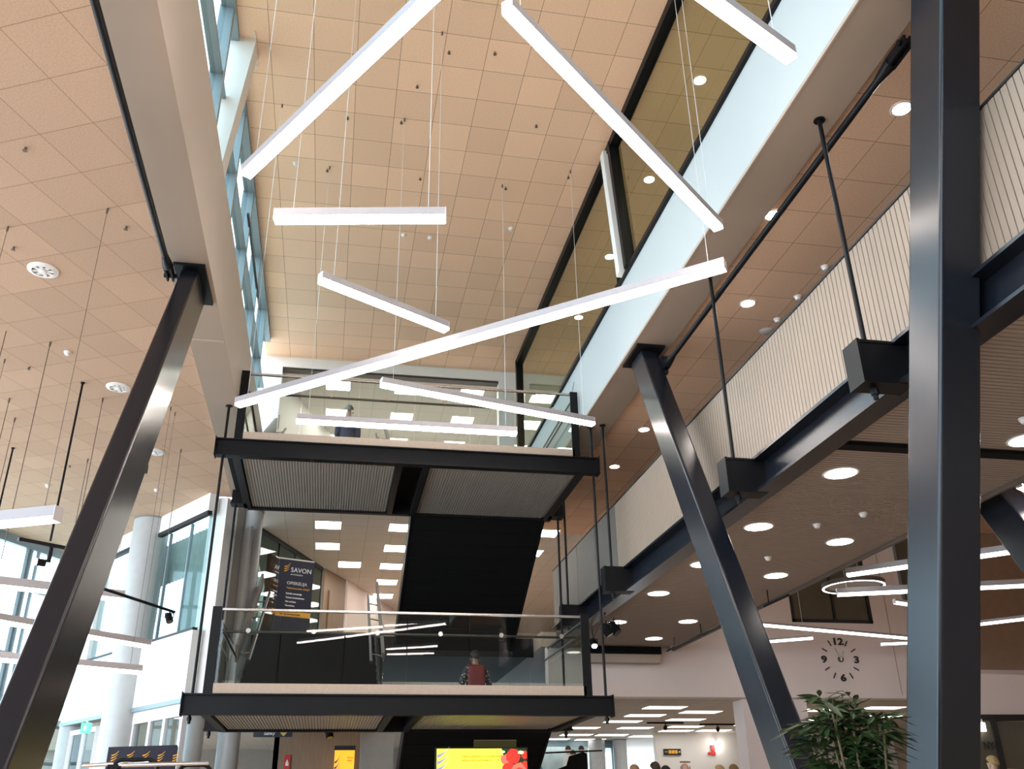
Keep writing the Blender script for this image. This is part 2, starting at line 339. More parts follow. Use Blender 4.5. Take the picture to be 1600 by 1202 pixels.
# left wing facade: white band, long glazing, white spandrel
P0 = Vector((-2.95,19.12,0)); U = Vector((-1.1,1.65,0)).normalized()
def fw(s, z, d=0.0): n = Vector((U.y,-U.x,0)); p = P0+U*s+n*d; return Vector((p.x,p.y,z))
def fbox(mb, s0, s1, z0, z1, th, d=0.0):
    return mb.obox(fw(s0,(z0+z1)/2,d), fw(s1,(z0+z1)/2,d), th, z1-z0)
struct('wall_facade', fbox(fbox(fbox(MB(), -0.75, 5.15, 2.10, 3.33, 0.2), -0.75, 5.15, 5.68, 6.05, 0.2), 4.3, 5.15, 3.33, 5.68, 0.2), M['facade'])
struct('trim_8', fbox(MB(), -0.7, 5.15, 2.02, 2.10, 0.26), M['winframe'])
w7 = struct('window_7', fbox(fbox(MB(), -0.75, 4.3, 5.60, 5.68, 0.1, -0.06), -0.75, 4.3, 3.33, 3.38, 0.1, -0.06), M['ink'])
obj('pane', fbox(MB(), -0.75, 4.3, 3.38, 5.60, 0.02), M['pane'], w7)
for s_ in (0.05, 1.0, 2.6): obj('mullion', fbox(MB(), s_, s_+0.04, 3.38, 5.60, 0.06), M['winframe'], w7)
cur = MB()
for k in range(62):
    s_ = -0.7+k*0.075
    full = s_ < 0.75
    cur.obox(fw(s_,4.5 if full else 5.15,0.35+0.05*(k%2)), fw(s_+0.076,4.5 if full else 5.15,0.35+0.05*((k+1)%2)), 0.01, 2.2 if full else 0.9)
cu_o = obj('curtain', cur, mat('pale_sheer_curtain', (0.30, 0.35, 0.32), 0.8, var=0.1)); tag(cu_o, 'pale sheer curtain in folds behind the left facade window', 'curtain')
bl = fbox(MB(), -0.75, 1.35, 3.45, 5.55, 0.05, 0.9)
struct('wall_facade_inner', bl, M['greyp'])
# pier at the corner of the facade
struct('wall_pier_left', MB().prism([(-2.62,18.72),(-2.28,18.55),(-1.98,19.3),(-2.3,19.9)], 1.95, 6.0), M['facade'])
struct('wall_pier_left', MB().prism([(-2.30,18.66),(-1.98,19.2),(-1.96,19.4),(-2.3,19.9)], 1.95, 6.0), M['greyp'])
# curtain wall at the far left
A = Vector((-8.6,19.6,0)); B = Vector((-6.1,24.6,0))
w8 = struct('window_8', MB().obox(A+Vector((0,0,5.95)),B+Vector((0,0,5.95)),0.12,0.2), M['winframe'])
obj('pane', MB().obox(A+Vector((0,0,2.6)),B+Vector((0,0,2.6)),0.02,6.6), M['pane'], w8)
for t in (0.42, 0.60, 0.62, 0.66, 0.98): 
    p = A.lerp(B, t); obj('mullion', MB().obox((p.x,p.y,FZ),(p.x,p.y,5.9),0.06,0.09,up=(0,1,0)), M['winframe'], w8)
for z in (1.3, 2.1, 3.5, 4.95): obj('transom', MB().obox(A+Vector((0,0,z)),B+Vector((0,0,z)),0.08,0.07), M['winframe'], w8)
# ground glazing below the facade
w9 = struct('window_9', fbox(fbox(fbox(MB(), -0.7, 2.0, 1.80, 2.02, 0.12), -0.7, 2.0, 0.95, 1.02, 0.1), -0.7, 2.0, FZ, 0.0, 0.1), M['alu'])
obj('pane', fbox(MB(), -0.7, 2.0, 0.0, 1.8, 0.02), M['pane'], w9)
for s_ in (-0.7, 0.0, 0.62, 1.35, 1.95): obj('mullion', fbox(MB(), s_, s_+0.10, FZ, 1.9, 0.1), M['alu'], w9)
d2 = struct('door_2', MB().obox(fw(3.2,1.85),fw(4.6,1.85),0.1,0.1).obox(fw(3.2,0.5),fw(3.2,1.9),0.1,0.1,up=(1,0,0)).obox(fw(4.6,FZ),fw(4.6,1.9),0.1,0.1,up=(1,0,0)).obox(fw(3.9,FZ),fw(3.9,1.9),0.08,0.1,up=(1,0,0)).obox(fw(3.2,0.9),fw(4.6,0.9),0.08,0.2), M['alu'])
obj('pane', MB().obox(fw(3.2,0.6),fw(4.6,0.6),0.02,2.5), M['pane'], d2)
# ================================================================= ROUND COLUMNS
def round_column(x, y, r, z0, z1, label):
    t = thing('round_column', label, 'column', (x,y,z0))
    obj('shaft', MB().lathe((x,y,0), [(r,z0),(r,z1)], 40), M['concrete'], t, smooth=True)
    obj('collar', MB().lathe((x,y,0), [(r+0.012,z1-0.03),(r+0.012,z1-0.005)], 40), M['winframe'], t, smooth=True)
round_column(-4.06, 20.55, 0.37, FZ, 6.05, 'tall grey round column left of the glazed facade, reaching the wood ceiling')
round_column(-1.83, 19.45, 0.21, FZ, 6.0, 'slim grey round column behind the left end of the stair landings')
round_column(-2.46, 19.0, 0.21, FZ, 1.95, 'short grey round column under the white corner pier')
round_column(-5.6, 23.4, 0.30, FZ, 2.1, 'short grey round column beside the entrance doors at far left')
round_column(8.30, 29.6, 0.26, FZ, 2.2, 'grey round column in the far ground hall left of the bright window')
round_column(9.05, 29.6, 0.22, FZ, 2.2, 'grey round column in the far ground hall right of the bright window')
# ================================================================= LEANING STEEL COLUMNS
def lean_column(label, xc, y6, y0, a, b, top=5.96, plate=True, m='steel'):
    z0 = FZ; yb = y0+(y6-y0)*(z0/6.0); yt = y0+(y6-y0)*(top/6.0)
    t = thing('leaning_column', label, 'column', (xc, yb, z0))
    d = Vector((0, yt-yb, top-z0)).normalized()
    mb = MB(); n = Vector((0, d.z, -d.y)); vs = []
    for y, z in ((yb, z0), (yt, top)):
        # horizontal cut keeps the foot and head flush
        hb = b/abs(d.z)/2
        for i, j in ((-1,-1),(1,-1),(1,1),(-1,1)): vs.append((xc+i*a/2, y+j*hb, z))
    mb.add(vs, [(0,1,2,3),(7,6,5,4),(0,4,5,1),(1,5,6,2),(2,6,7,3),(3,7,4,0)])
    obj('shaft', mb, M[m], t, bevel=0.03)
    if plate:
        obj('head_plate', MB().box(xc-a/2-0.08, xc+a/2+0.08, yt-b/2-0.14, yt+b/2+0.14, top-0.0, top+0.04), M['black'], t)
    obj('base_plate', MB().box(xc-a/2-0.1, xc+a/2+0.1, yb-b/2-0.15, yb+b/2+0.15, z0, z0+0.03), M['black'], t)
    return t
lean_column('dark steel column leaning right at the left of the picture, below the white roof beam', -1.956, 10.169, 6.539, 0.20, 0.64)
lean_column('dark steel column leaning left in front of the ribbed bridge, beside the palm', 4.125, 11.174, 8.042, 0.25, 0.43)
lean_column('massive dark steel column filling the right of the picture with a blue lit side', 4.339, 4.294, 6.486, 0.336, 0.40)
lean_column('dark steel column leaning in the hall beyond the bridge at far right', 7.6, 10.53, 7.29, 0.30, 0.45, top=6.02)
for q_, y_ in ((0,0),):
    lug = obj('gusset', MB().box(4.23, 4.31, 10.72, 10.98, 5.52, 5.78), M['black']); lug.parent = bpy.data.objects['leaning_column.001']
    lug.location = -bpy.data.objects['leaning_column.001'].location
# tie rods between the column heads
def tie_rod(label, a, b, r=0.035, ends=(1, 1)):
    a = Vector(a); b = Vector(b); t = thing('tie_rod', label, 'tie rod', a); d = (b-a).normalized()
    obj('rod', MB().tube([a+d*0.3, b-d*0.3], r, 14), M['black'], t, smooth=True)
    for e, s_ in ((a, 1), (b, -1)):
        p = e+d*s_*0.42
        f = MB().tube([p, e+d*s_*0.22, e+d*s_*0.20], r, 12, rs=[r+0.004, r+0.028, r+0.02])
        for k in (-1, 1):
            f.obox(e+Vector((k*0.03,0,0))-d*s_*0.05, e+Vector((k*0.03,0,0))+d*s_*0.24, 0.022, 0.10)
        f.tube([e+Vector((-0.07,0,0)), e+Vector((0.07,0,0))], 0.028, 10)
        obj('fork_end', f, M['black'], t, smooth=True)
tie_rod('dark tie rod running along the white beam at top left', (-2.15,0.2,5.80), (-2.15,9.72,5.82), 0.035)
tie_rod('long dark diagonal tie rod between the two right hand columns', (4.27,10.86,5.62), (4.45,5.05,5.90), 0.035)
# ================================================================= STAIR LANDINGS
XL, XR, YF, YB = -1.97, 4.14, 13.80, 16.45
def ribbed(x0, x1, y0, y1, z, pitch, along='Y', depth=0.012, gap=0.3):
    mb = MB(); n = int(((x1-x0) if along == 'Y' else (y1-y0))/pitch)
    for k in range(n):
        if along == 'Y':
            a = x0+k*pitch; mb.box(a, a+pitch*(1-gap), y0, y1, z-depth, z, 0)
        else:
            a = y0+k*pitch; mb.box(x0, x1, a, a+pitch*(1-gap), z-depth, z, 0)
    mb.box(x0, x1, y0, y1, z+0.001, z+0.01, 1); return mb
def landing(zt, label):
    zb = zt-0.28
    t = thing('stair_landing', label, 'stair landing', ((XL+XR)/2, YF, zb))
    obj('front_beam', MB().box(XL, XR, YF, YF+0.012, zb, zt).box(XL, XR, YF-0.05, YF+0.1, zt-0.02, zt).box(XL, XR, YF-0.05, YF+0.1, zb, zb+0.02), M['black'], t)
    obj('rear_beam', MB().box(XL+0.3, XR-0.2, YB, YB+0.1, zb, zt), M['black'], t)
    for x in (-1.66, 3.86): obj('side_beam', MB().box(x-0.06, x+0.06, YF+0.1, YB+0.02, zb, zt), M['black'], t)
    for x in (0.87, 1.30): obj('middle_beam', MB().box(x-0.05, x+0.05, YF+0.1, YB+0.02, zb, zt-0.03), M['black'], t)
    obj('deck', MB().box(XL+0.1, XR-0.1, YF+0.1, YB, zt-0.06, zt), M['matblack'], t)
    for x0, x1 in ((-1.58, 0.81), (1.37, 3.80)):
        obj('soffit_panel', ribbed(x0, x1, YF+0.12, YB-0.01, zb+0.05, 0.045), [M['soffit'], M['greyp']], t)
    for x in (XL-0.012, XR): obj('end_plate', MB().box(x, x+0.014, YF-0.08, YF+0.12, zb-0.015, zt+0.015), M['black'], t)
    for x, y in ((-1.80, YB-0.15), (4.0, YB-0.15)):
        obj('bracket', MB().box(x-0.13, x+0.13, y-0.1, y+0.1, zb+0.02, zt-0.02).box(x-0.14,x+0.14,y-0.12,y+0.12,zb,zb+0.03), M['black'], t)
    # plinth, glazing, posts and rails
    obj('plinth', MB().box(-1.60, 3.76, YF+0.0, YF+0.03, zt, zt+0.14), M['skirt'], t)
    xs = [-1.60, -0.74, 0.17, 1.08, 2.0, 2.93, 3.72]
    for k in range(6):
        g = obj('glass_panel', MB().box(xs[k]+0.008, xs[k+1]-0.008, YF+0.05, YF+0.062, zt+0.02, zt+1.15), M['glass'], t)
    for x in (-1.72, 3.72):
        obj('post', MB().box(x, x+0.13, YF+0.0, YF+0.035, zt, zt+1.2), M['black'], t)
    obj('top_rail', MB().box(-1.62, 3.76, YF+0.03, YF+0.08, zt+1.15, zt+1.185), M['chrome'], t, bevel=0.006)
    hr = obj('handrail', MB().tube([(-1.55,YF+0.14,zt+0.87),(3.68,YF+0.14,zt+0.87)], 0.019, 12), M['rail'], t, smooth=True)
    for x in (-1.2,-0.28,0.64,1.57,2.49,3.42):
        obj('rail_mount', MB().tube([(x,YF+0.035,zt+0.87),(x,YF+0.05,zt+0.87)],0.034,16).tube([(x,YF+0.06,zt+0.87),(x,YF+0.14,zt+0.87)],0.012,8), M['chrome'], hr, smooth=True)
    # side balustrades
    for x in (-1.66, 3.80):
        obj('side_glass', MB().box(x-0.006, x+0.006, YF+0.08, YB-0.02, zt+0.05, zt+1.12), M['glass'], t)
        obj('side_rail', MB().tube([(x,YF+0.05,zt+1.13),(x,YB,zt+1.13)],0.018,10).tube([(x+(0.08 if x<0 else -0.08),YF+0.2,zt+0.9),(x+(0.08 if x<0 else -0.08),YB,zt+0.9)],0.018,10), M['rail'], t, smooth=True)
        obj('side_plinth', MB().box(x-0.02,x+0.02,YF+0.05,YB,zt,zt+0.12), M['skirt'], t)
    return t
landing(1.63, 'lower stair landing with glass front and beige plinth, hung on black rods')
landing(5.41, 'upper stair landing with glass front and ribbed grey underside near the ceiling')
# ================================================================= STAIR FLIGHTS
def flight(x0, x1, ya, za, yb, zb, n, label, guards=True):
    """climbs from (ya, za) to (yb, zb)"""
    t = thing('stair_flight', label, 'stairs', ((x0+x1)/2, ya, min(za, zb)))
    dy = (yb-ya)/n; dz = (zb-za)/n; d = Vector((0, yb-ya, zb-za))
    for x in (x0+0.02, x1-0.02):
        obj('stringer', MB().obox((x,ya,za-0.10),(x,yb,zb-0.10),0.035,0.34), M['black'], t)
    for k in range(n):
        y = ya+dy*k; z = za+dz*(k+1)
        obj('tread', MB().box(x0+0.04, x1-0.04, min(y,y+dy), max(y,y+dy), z-0.04, z).box(x0+0.04, x1-0.04, y-0.01, y+0.01, z-abs(dz) if dz > 0 else z, z-0.03 if dz > 0 else z+abs(dz)), M['matblack'], t)
    und = MB().obox(((x0+x1)/2,ya,za-0.27), ((x0+x1)/2,yb,zb-0.27), x1-x0-0.02, 0.02)
    for k in range(1, n):
        q = Vector(((x0+x1)/2,ya,za-0.284))+d*(k/n); und.obox(q-d*0.002, q+d*0.002, x1-x0-0.06, 0.008)
    obj('underside', und, M['matblack'], t)
    if guards:
        for x, m in ((x0-0.0, 'stringer'), (x1+0.0, 'stringer')):
            s_ = 1 if x < (x0+x1)/2 else -1
            obj('guard_glass', MB().add([(x,ya,za+0.1),(x,yb,zb+0.1),(x,yb,zb+1.0),(x,ya,za+1.0),(x+0.01,ya,za+0.1),(x+0.01,yb,zb+0.1),(x+0.01,yb,zb+1.0),(x+0.01,ya,za+1.0)],
                [(0,1,2,3),(7,6,5,4),(0,4,5,1),(1,5,6,2),(2,6,7,3),(3,7,4,0)]), M['glass'], t)
            obj('guard_band', MB().obox(Vector((x,ya,za+1.0))-d*0.02,Vector((x,ya,za+1.0))+d*1.10,0.05,0.30 if s_ > 0 else 0.10), M[m], t)
            hh = obj('handrail', MB().tube([(x+s_*0.20,ya,za+0.86),(x+s_*0.20,yb,zb+0.86)],0.028,10), M['rail'], t, smooth=True)
            for q in (0.1,0.35,0.6,0.85):
                p = Vector((x,ya,za+0.82))+d*q
                obj('rail_mount', MB().tube([p, p+Vector((s_*0.20,0,0.04))],0.014,8), M['chrome'], hh, smooth=True)
    return t
flight(-1.58, 0.88, YB+0.1, 1.63, 20.0, 3.55, 11, 'black stair flight rising from the left of the lower landing to the middle floor')
flight(1.28, 3.84, YB+0.1, 5.41, 20.0, 3.55, 11, 'black stair flight seen from beneath, falling from the upper landing to the middle floor', guards=False)
flight(-1.58, 0.88, YB+0.1, 5.41, 20.0, 7.30, 11, 'black stair flight rising from the left of the upper landing to the top floor')
flight(1.28, 3.84, YB+0.1, 1.63, 21.0, FZ, 14, 'black stair flight falling from the lower landing to the ground, above the yellow screen', guards=False)
# ================================================================= HANGER RODS
def hanger(label, x, y, z0, z1, cap=True, group=None):
    t = thing('hanger_rod', label, 'rod', (x,y,z0), group)
    obj('rod', MB().tube([(x,y,z0-0.02),(x,y,z1)],0.021,12), M['black'], t, smooth=True)
    obj('nut', MB().tube([(x,y,z0-0.07),(x,y,z0-0.02)],0.034,6).tube([(x,y,z0-0.11),(x,y,z0-0.07)],0.022,8), M['black'], t)
    if cap: obj('ceiling_cap', MB().lathe((x,y,0),[(0.055,z1-0.012),(0.055,z1)],16), M['black'], t, smooth=True)
hanger('black hanger rod at the front left corner of both stair landings', -1.86, 13.86, 1.35, ZS)
hanger('black hanger rod at the front right corner of both stair landings', 4.07, 13.86, 1.35, ZS)
hanger('black hanger rod at the rear left corner of both stair landings', -1.86, 16.30, 1.35, ZS)
hanger('black hanger rod at the rear right corner of both stair landings', 4.04, 16.30, 1.35, ZS)
hanger('black hanger rod to the bridge, crossed by the diagonal tie rod near the big column', 4.25, 6.15, 3.17, ZS)
hanger('black hanger rod to the bridge, whose top meets the end of the longest light bar', 4.25, 8.93, 3.17, ZS)
hanger('black hanger rod to the bridge just right of the landings before the grey parapet', 4.25, 13.75, 3.17, ZS)
hanger('black hanger rod to the bridge farthest back behind the landings', 4.25, 16.6, 3.17, ZS)
# ================================================================= HANGING BRIDGE (walkway)
br = thing('hanging_bridge', 'long hanging bridge with cream ribbed parapet and dark steel edge beam', 'bridge', (5.8, 3, 3.17))
obj('edge_beam', MB().box(4.56, 4.60, 2.0, 18.9, 3.20, 3.53).box(4.42, 4.66, 2.0, 18.9, 3.53, 3.56).box(4.42, 4.66, 2.0, 18.9, 3.17, 3.20), M['steel'], br)
obj('deck', MB().box(4.6, 7.1, 2.0, 19.0, 3.40, 3.54), M['matblack'], br)
pm = MB(); y = 2.0
while y < 14.3:
    pm.box(4.545, 4.56, y, y+0.060, 3.57, 4.78, 0); y += 0.07
pm.box(4.56, 4.575, 2.0, 14.3, 3.57, 4.78, 1)
obj('ribbed_parapet', pm, [M['corr'], M['groove']], br)
for k, (a, b) in enumerate(((14.32,15.6),(15.62,16.9),(16.92,18.2),(18.22,18.95))):
    obj('parapet_panel', MB().box(4.54, 4.57, a, b, 3.57, 4.78), M['greydark'], br)
obj('parapet_cap', MB().box(4.53, 4.60, 2.0, 18.95, 4.78, 4.80), M['ink'], br)
obj('far_parapet', MB().box(7.08, 7.12, 2.0, 18.95, 3.15, 3.24), M['stringer'], br)
obj('far_glass', MB().box(7.09, 7.10, 2.0, 18.95, 3.34, 4.6), M['glass'], br)
sof = ribbed(4.68, 7.07, 2.0, 7.38, 3.21, 0.06, 'X', gap=0.22)
obj('soffit', sof, [M['bsoffit'], M['groove']], br)
obj('soffit', ribbed(4.68, 7.07, 7.52, 18.6, 3.21, 0.06, 'X', gap=0.22), [M['bsoffit'], M['groove']], br)
obj('soffit_joint', MB().box(4.66, 7.07, 7.38, 7.52, 3.17, 3.22), M['matblack'], br)
for y in (3.5, 6.15, 8.93, 13.75, 16.6):
    bk = obj('bracket', MB().box(4.11, 4.56, y-0.10, y-0.08, 3.17, 3.53).box(4.11, 4.56, y+0.08, y+0.10, 3.17, 3.53).box(4.10, 4.125, y-0.115, y+0.115, 3.16, 3.56)
        .box(4.11, 4.56, y-0.11, y+0.11, 3.53, 3.555).box(4.11, 4.56, y-0.11, y+0.11, 3.165, 3.19), M['black'], br)
obj('end_beam', MB().box(5.2, 6.75, 18.70, 18.95, 3.05, 3.20), M['matblack'], br)
blt = obj('blind_box', MB().box(5.2, 6.75, 18.75, 18.98, 2.88, 3.05), M['skirt']); tag(blt, 'beige wall box under the far end of the bridge', 'box')
# ================================================================= LED BARS
def led_bar(label, a, b, ceil, group, w_=0.095, h=0.12, mb_='bar', cable='cable', inset=0.16):
    a = Vector(a); b = Vector(b); d = (b-a).normalized(); t = thing('hanging_light_bar', label, 'light', (a+b)/2, group)
    lo = Vector((0,0,-h/2+0.02)); hi = Vector((0,0,0.02))
    obj('housing', MB().obox(a+hi, b+hi, w_, h-0.04), M['barhouse'], t)
    obj('diffuser', MB().obox(a+lo+d*0.004, b+lo-d*0.004, w_-0.003, 0.042), M[mb_], t)
    for p, s_ in ((a,-1),(b,1)): obj('end_cap', MB().obox(p, p+d*s_*0.006, w_+0.002, h), M['alu'], t)
    for p in (a+d*inset, b-d*inset):
        c = obj('cable', MB().tube([(p.x,p.y,p.z+h/2-0.02),(p.x,p.y,ceil)],0.0032,6), M[cable], t)
        obj('ceiling_hook', MB().tube([(p.x,p.y,ceil-0.06),(p.x,p.y,ceil)],0.012,8), M['darkcable'], c)
G1 = 'light bars hanging in the atrium'
led_bar('bright light bar crossing the top left, lower end beside the white leaning fin', (-1.02,6.80,5.2), (0.75,4.02,5.2), ZC, G1)
led_bar('bright light bar crossing from top centre to the right white beam', (0.93,4.66,5.25), (3.46,6.95,5.25), ZC, G1)
led_bar('light bar at the top edge beside the white beam, only its right end in view', (1.55,3.72,4.9), (2.94,4.43,4.9), ZC, G1)
led_bar('short horizontal light bar under the middle of the wood ceiling', (-0.77,7.15,5.0), (0.76,6.88,5.0), ZC, G1)
led_bar('shortest light bar, sloping down to the right above the longest one', (-0.38,8.50,5.22), (1.07,9.37,5.22), ZC, G1)
led_bar('longest light bar crossing the whole atrium in front of the upper landing', (-1.40,11.2,4.9), (3.55,7.10,4.9), ZC, G1)
led_bar('light bar sloping down to the right corner of the upper landing', (0.41,11.05,5.25), (3.55,11.93,5.25), ZC, G1)
led_bar('level light bar right in front of the upper landing glass', (-0.72,12.45,5.25), (2.50,12.46,5.25), ZC, G1)
G4 = 'light bars behind the viewpoint'
for a_, b_, l_ in (((-1.04,-1.66,5.0),(3.09,1.81,5.0),'long light bar overhead, mirrored as the longest streak in the lower landing glass'),((-0.74,0.30,5.0),(1.38,1.20,5.0),'light bar overhead, mirrored as the left streak under the lower top rail'),
    ((1.52,-0.76,5.4),(3.11,-0.28,5.4),'light bar overhead, mirrored as a short streak at mid glass'),((1.71,-2.57,5.0),(3.27,-1.83,5.0),'light bar overhead, mirrored below the others in the glass'),((1.80,-3.60,5.0),(3.30,-3.20,5.0),'light bar farthest back overhead, mirrored lowest in the glass')):
    led_bar(l_, a_, b_, ZC, G4)
G2 = 'light bars hanging in the left wing'
led_bar('topmost light bar at the left edge, ending beside the leaning column', (-2.56,8.74,2.6), (-4.0,9.40,2.6), 6.05, G2, 0.11, 0.14, 'barw', 'darkcable')
led_bar('left wing light bar passing behind the leaning column towards the round column', (-3.00,14.0,2.98), (-5.2,12.95,2.98), 6.05, G2, 0.10, 0.15, 'barw', 'darkcable')
led_bar('lowest light bar in the left wing, in front of the round column', (-2.66,14.26,2.0), (-5.0,12.7,2.0), 6.05, G2, 0.10, 0.12, 'barw', 'darkcable')
led_bar('overexposed light bar in the left wing below the black spotlight track', (-2.65,14.5,2.4), (-5.3,11.5,2.4), 6.05, G2, 0.10, 0.12, 'barw', 'darkcable')
G3 = 'light bars hanging in the hall beyond the bridge'
led_bar('upper light bar beyond the bridge, passing behind the massive column', (7.38,12.22,3.2), (9.6,10.1,3.2), 6.05, G3, mb_='barw')
led_bar('second light bar beyond the bridge, beside the round ring lamp', (7.90,13.47,3.2), (10.9,12.4,3.2), 6.05, G3, mb_='barw')
led_bar('longest light bar beyond the bridge, sloping above the wall clock', (7.4,16.0,3.2), (11.5,17.17,3.2), 6.05, G3, 0.06, 0.08, mb_='barw')
led_bar('small light bar left of the wall clock', (8.1,18.2,3.2), (9.47,17.33,3.2), 6.05, G3, 0.06, 0.08, mb_='barw')
led_bar('light bar beyond the bridge at the right edge, over the brown wall', (11.6,16.0,3.2), (13.0,14.5,3.2), 6.05, G3, 0.07, 0.09, mb_='barw')
led_bar('light bar peeking left of the massive column below the ring lamp bar', (9.23,13.99,3.2), (10.9,14.6,3.2), 6.05, G3, 0.06, 0.08, mb_='barw')
led_bar('light bar stub left of the massive column, level with the clock top', (11.3,17.9,3.2), (12.6,17.4,3.2), 6.05, G3, 0.06, 0.07, mb_='barw')
led_bar('bright light bar at the right edge under the bridge, beside the far leaning column', (7.25,8.30,3.22), (8.5,9.0,3.22), 6.05, G3, 0.07, 0.09)
# ring lamp
rl = thing('ring_lamp', 'round ring shaped pendant lamp in front of the dark interior window', 'light', (8.35,13.7,3.35))
obj('ring', MB().lathe((8.35,13.7,3.35), [(0.46,0.0),(0.50,0.0),(0.50,0.07),(0.46,0.07),(0.46,0.0)], 40), M['stringer'], rl, smooth=True)
obj('diffuser', MB().lathe((8.35,13.7,3.35), [(0.465,-0.006),(0.495,-0.006),(0.495,0.0),(0.465,0.0),(0.465,-0.006)], 40), M['barw'], rl)
obj('disc', MB().lathe((8.35,13.7,3.35), [(0.0,0.03),(0.46,0.03),(0.46,0.05),(0.0,0.05)], 40), M['greyp'], rl)
obj('canopy', MB().box(8.27,8.43,13.62,13.78,3.42,3.58), M['ink'], rl)
obj('cable', MB().tube([(8.35,13.7,3.58),(8.35,13.7,6.05)],0.006,6), M['darkcable'], rl)
# ================================================================= RECESSED AND CEILING FITTINGS
def downlight(proto, x, y, z, label, group, r=0.085, m='lens'):
    if proto: return dup(proto, (x,y,z), label, group)
    t = thing('recessed_downlight', label, 'light', (x,y,z), group)
    obj('trim_ring', MB().lathe((x,y,z), [(r,-0.006),(r+0.018,-0.006),(r+0.022,0.0),(r,0.0)], 28), M['plastic'], t, smooth=True)
    obj('lens', MB().lathe((x,y,z), [(0,-0.004),(r,-0.004),(r,0.002),(0,0.002)], 28), M[m], t)
    return t
p = None
for x, y, l in ((4.99,5.92,'small bright downlight half hidden by the massive column'), (4.52,7.72,'small bright downlight touching the diagonal tie rod near the soffit'),
             (5.05,9.6,'small bright downlight above the ribbed parapet, right of the leaning column'), (5.05,13.94,'small downlight left of the leaning column head, above the bridge'),
             (5.07,15.8,'small downlight just right of the upper landing end')):
    q = downlight(p, x, y, 6.048, l, 'downlights in the aisle ceiling'); p = p or q
for k, (y, l) in enumerate(((2.6+4.8,'downlight beyond the clerestory glass, nearest the camera'),(9.55,'bright downlight seen through the clerestory glass near its top'),(11.9,'downlight behind the clerestory glass crossed by a light bar'),
             (14.3,'downlight behind the clerestory glass left of the dark mullion'),(16.7,'downlight behind the clerestory glass farthest back'))):
    downlight(p, 4.78, y, 9.798, l, 'downlights behind the clerestory')
p = None
for x, y, l in ((5.08,8.2,'large round downlight nearest in the bridge soffit, by the leaning column'), (5.05,10.15,'large round downlight in the bridge soffit, second in the parapet side row'), (5.05,12.0,'large round downlight in the bridge soffit partly behind the leaning column'),
             (5.03,13.85,'large round downlight in the bridge soffit above the track spotlights'), (6.40,7.07,'large round downlight at the right edge of the picture'), (6.41,10.65,'large round downlight in the outer row over the wall clock side'),
             (6.39,12.5,'large round downlight in the outer row near the soffit edge'), (6.33,16.0,'large round downlight in the outer row above the black spotlight bar'), (6.27,17.75,'large round downlight farthest back in the bridge soffit'), (5.05,16.2,'large round downlight behind the theatre spotlights')):
    q = downlight(p, x, y, 3.195, l, 'large downlights in the bridge soffit', 0.165, 'lensbig'); p = p or q
# air diffusers in the wing ceiling
p = None
for x, y, l in ((-3.71,10.21,'round white air diffuser in the wing ceiling, nearest'), (-3.47,13.52,'round white air diffuser beside the leaning column'), (-3.36,16.25,'round white air diffuser farthest back in the wing ceiling')):
    if p is None:
        z = 6.05; t = thing('air_diffuser', l, 'air vent', (x,y,z), 'air diffusers in the wing ceiling')
        obj('flange', MB().lathe((x,y,z), [(0.125,-0.03),(0.175,-0.012),(0.178,0.0),(0.12,0.0)], 32), M['plastic'], t, smooth=True)
        obj('throat', MB().lathe((x,y,z), [(0.0,-0.002),(0.125,-0.002),(0.125,0.0),(0.0,0.0)], 32), M['greyp'], t)
        obj('cone', MB().lathe((x,y,z), [(0.0,-0.05),(0.035,-0.045),(0.045,-0.03),(0.03,0.0)], 20), M['plastic'], t, smooth=True)
        v = MB()
        for k in range(8):
            a = k*math.pi/4; v.obox((x+0.04*math.cos(a),y+0.04*math.sin(a),z-0.015),(x+0.122*math.cos(a),y+0.122*math.sin(a),z-0.022),0.045,0.003)
        obj('vanes', v, M['plastic'], t); p = t
    else: dup(p, (x,y,6.05), l)
# smoke detectors, sensors
def detector(x, y, z, label, r=0.05, group=None):
    t = thing('smoke_detector', label, 'smoke detector', (x,y,z), group)
    obj('base', MB().lathe((x,y,z), [(r,-0.015),(r,0.0)], 20), M['plastic'], t, smooth=True)
    obj('head', MB().lathe((x,y,z), [(0,-0.055),(r*0.55,-0.05),(r*0.8,-0.028),(r*0.85,-0.015)], 20), M['plastic'], t, smooth=True)
    return t
for x, y, z, l in ((-1.11,12.46,ZC,'small white detector left in the atrium ceiling below the bright bar'), (2.72,13.69,ZC,'small white detector right of centre in the atrium ceiling'),
    (1.29,14.22,ZC,'white sensor in the atrium ceiling under the short light bar, right one'), (0.80,14.21,ZC,'tiny white sensor in the atrium ceiling under the short light bar, left one'),
    (-3.94,12.41,6.05,'white detector in the wing ceiling between two air diffusers'), (-5.68,18.4,6.05,'white detector far left in the wing ceiling'), (-3.65,18.39,6.05,'white detector in the wing ceiling right of the leaning column'),
    (5.62,9.33,6.05,'white detector in the aisle ceiling close to the ribbed parapet'), (5.62,8.61,6.05,'white detector cut by the top of the ribbed parapet'), (5.62,9.93,6.05,'white camera dome in the aisle ceiling beside the flat speaker disc'),
    (6.05,9.45,3.195,'white detector in the bridge soffit among three big downlights'), (5.72,9.95,3.195,'pale sensor in the bridge soffit left of the other detector'), (5.8,11.5,3.195,'small sensor in the bridge soffit between outer and inner rows'),
    (6.0,6.6,3.195,'white detector at the right edge beyond the massive column')):
    detector(x, y, z, l)
sp = thing('ceiling_speaker', 'flat round white speaker disc in the aisle ceiling', 'speaker', (5.62,10.27,6.05))
obj('grille', MB().lathe((5.62,10.27,6.05), [(0,-0.010),(0.085,-0.010),(0.095,-0.004),(0.095,0)], 28), M['plastic'], sp, smooth=True)
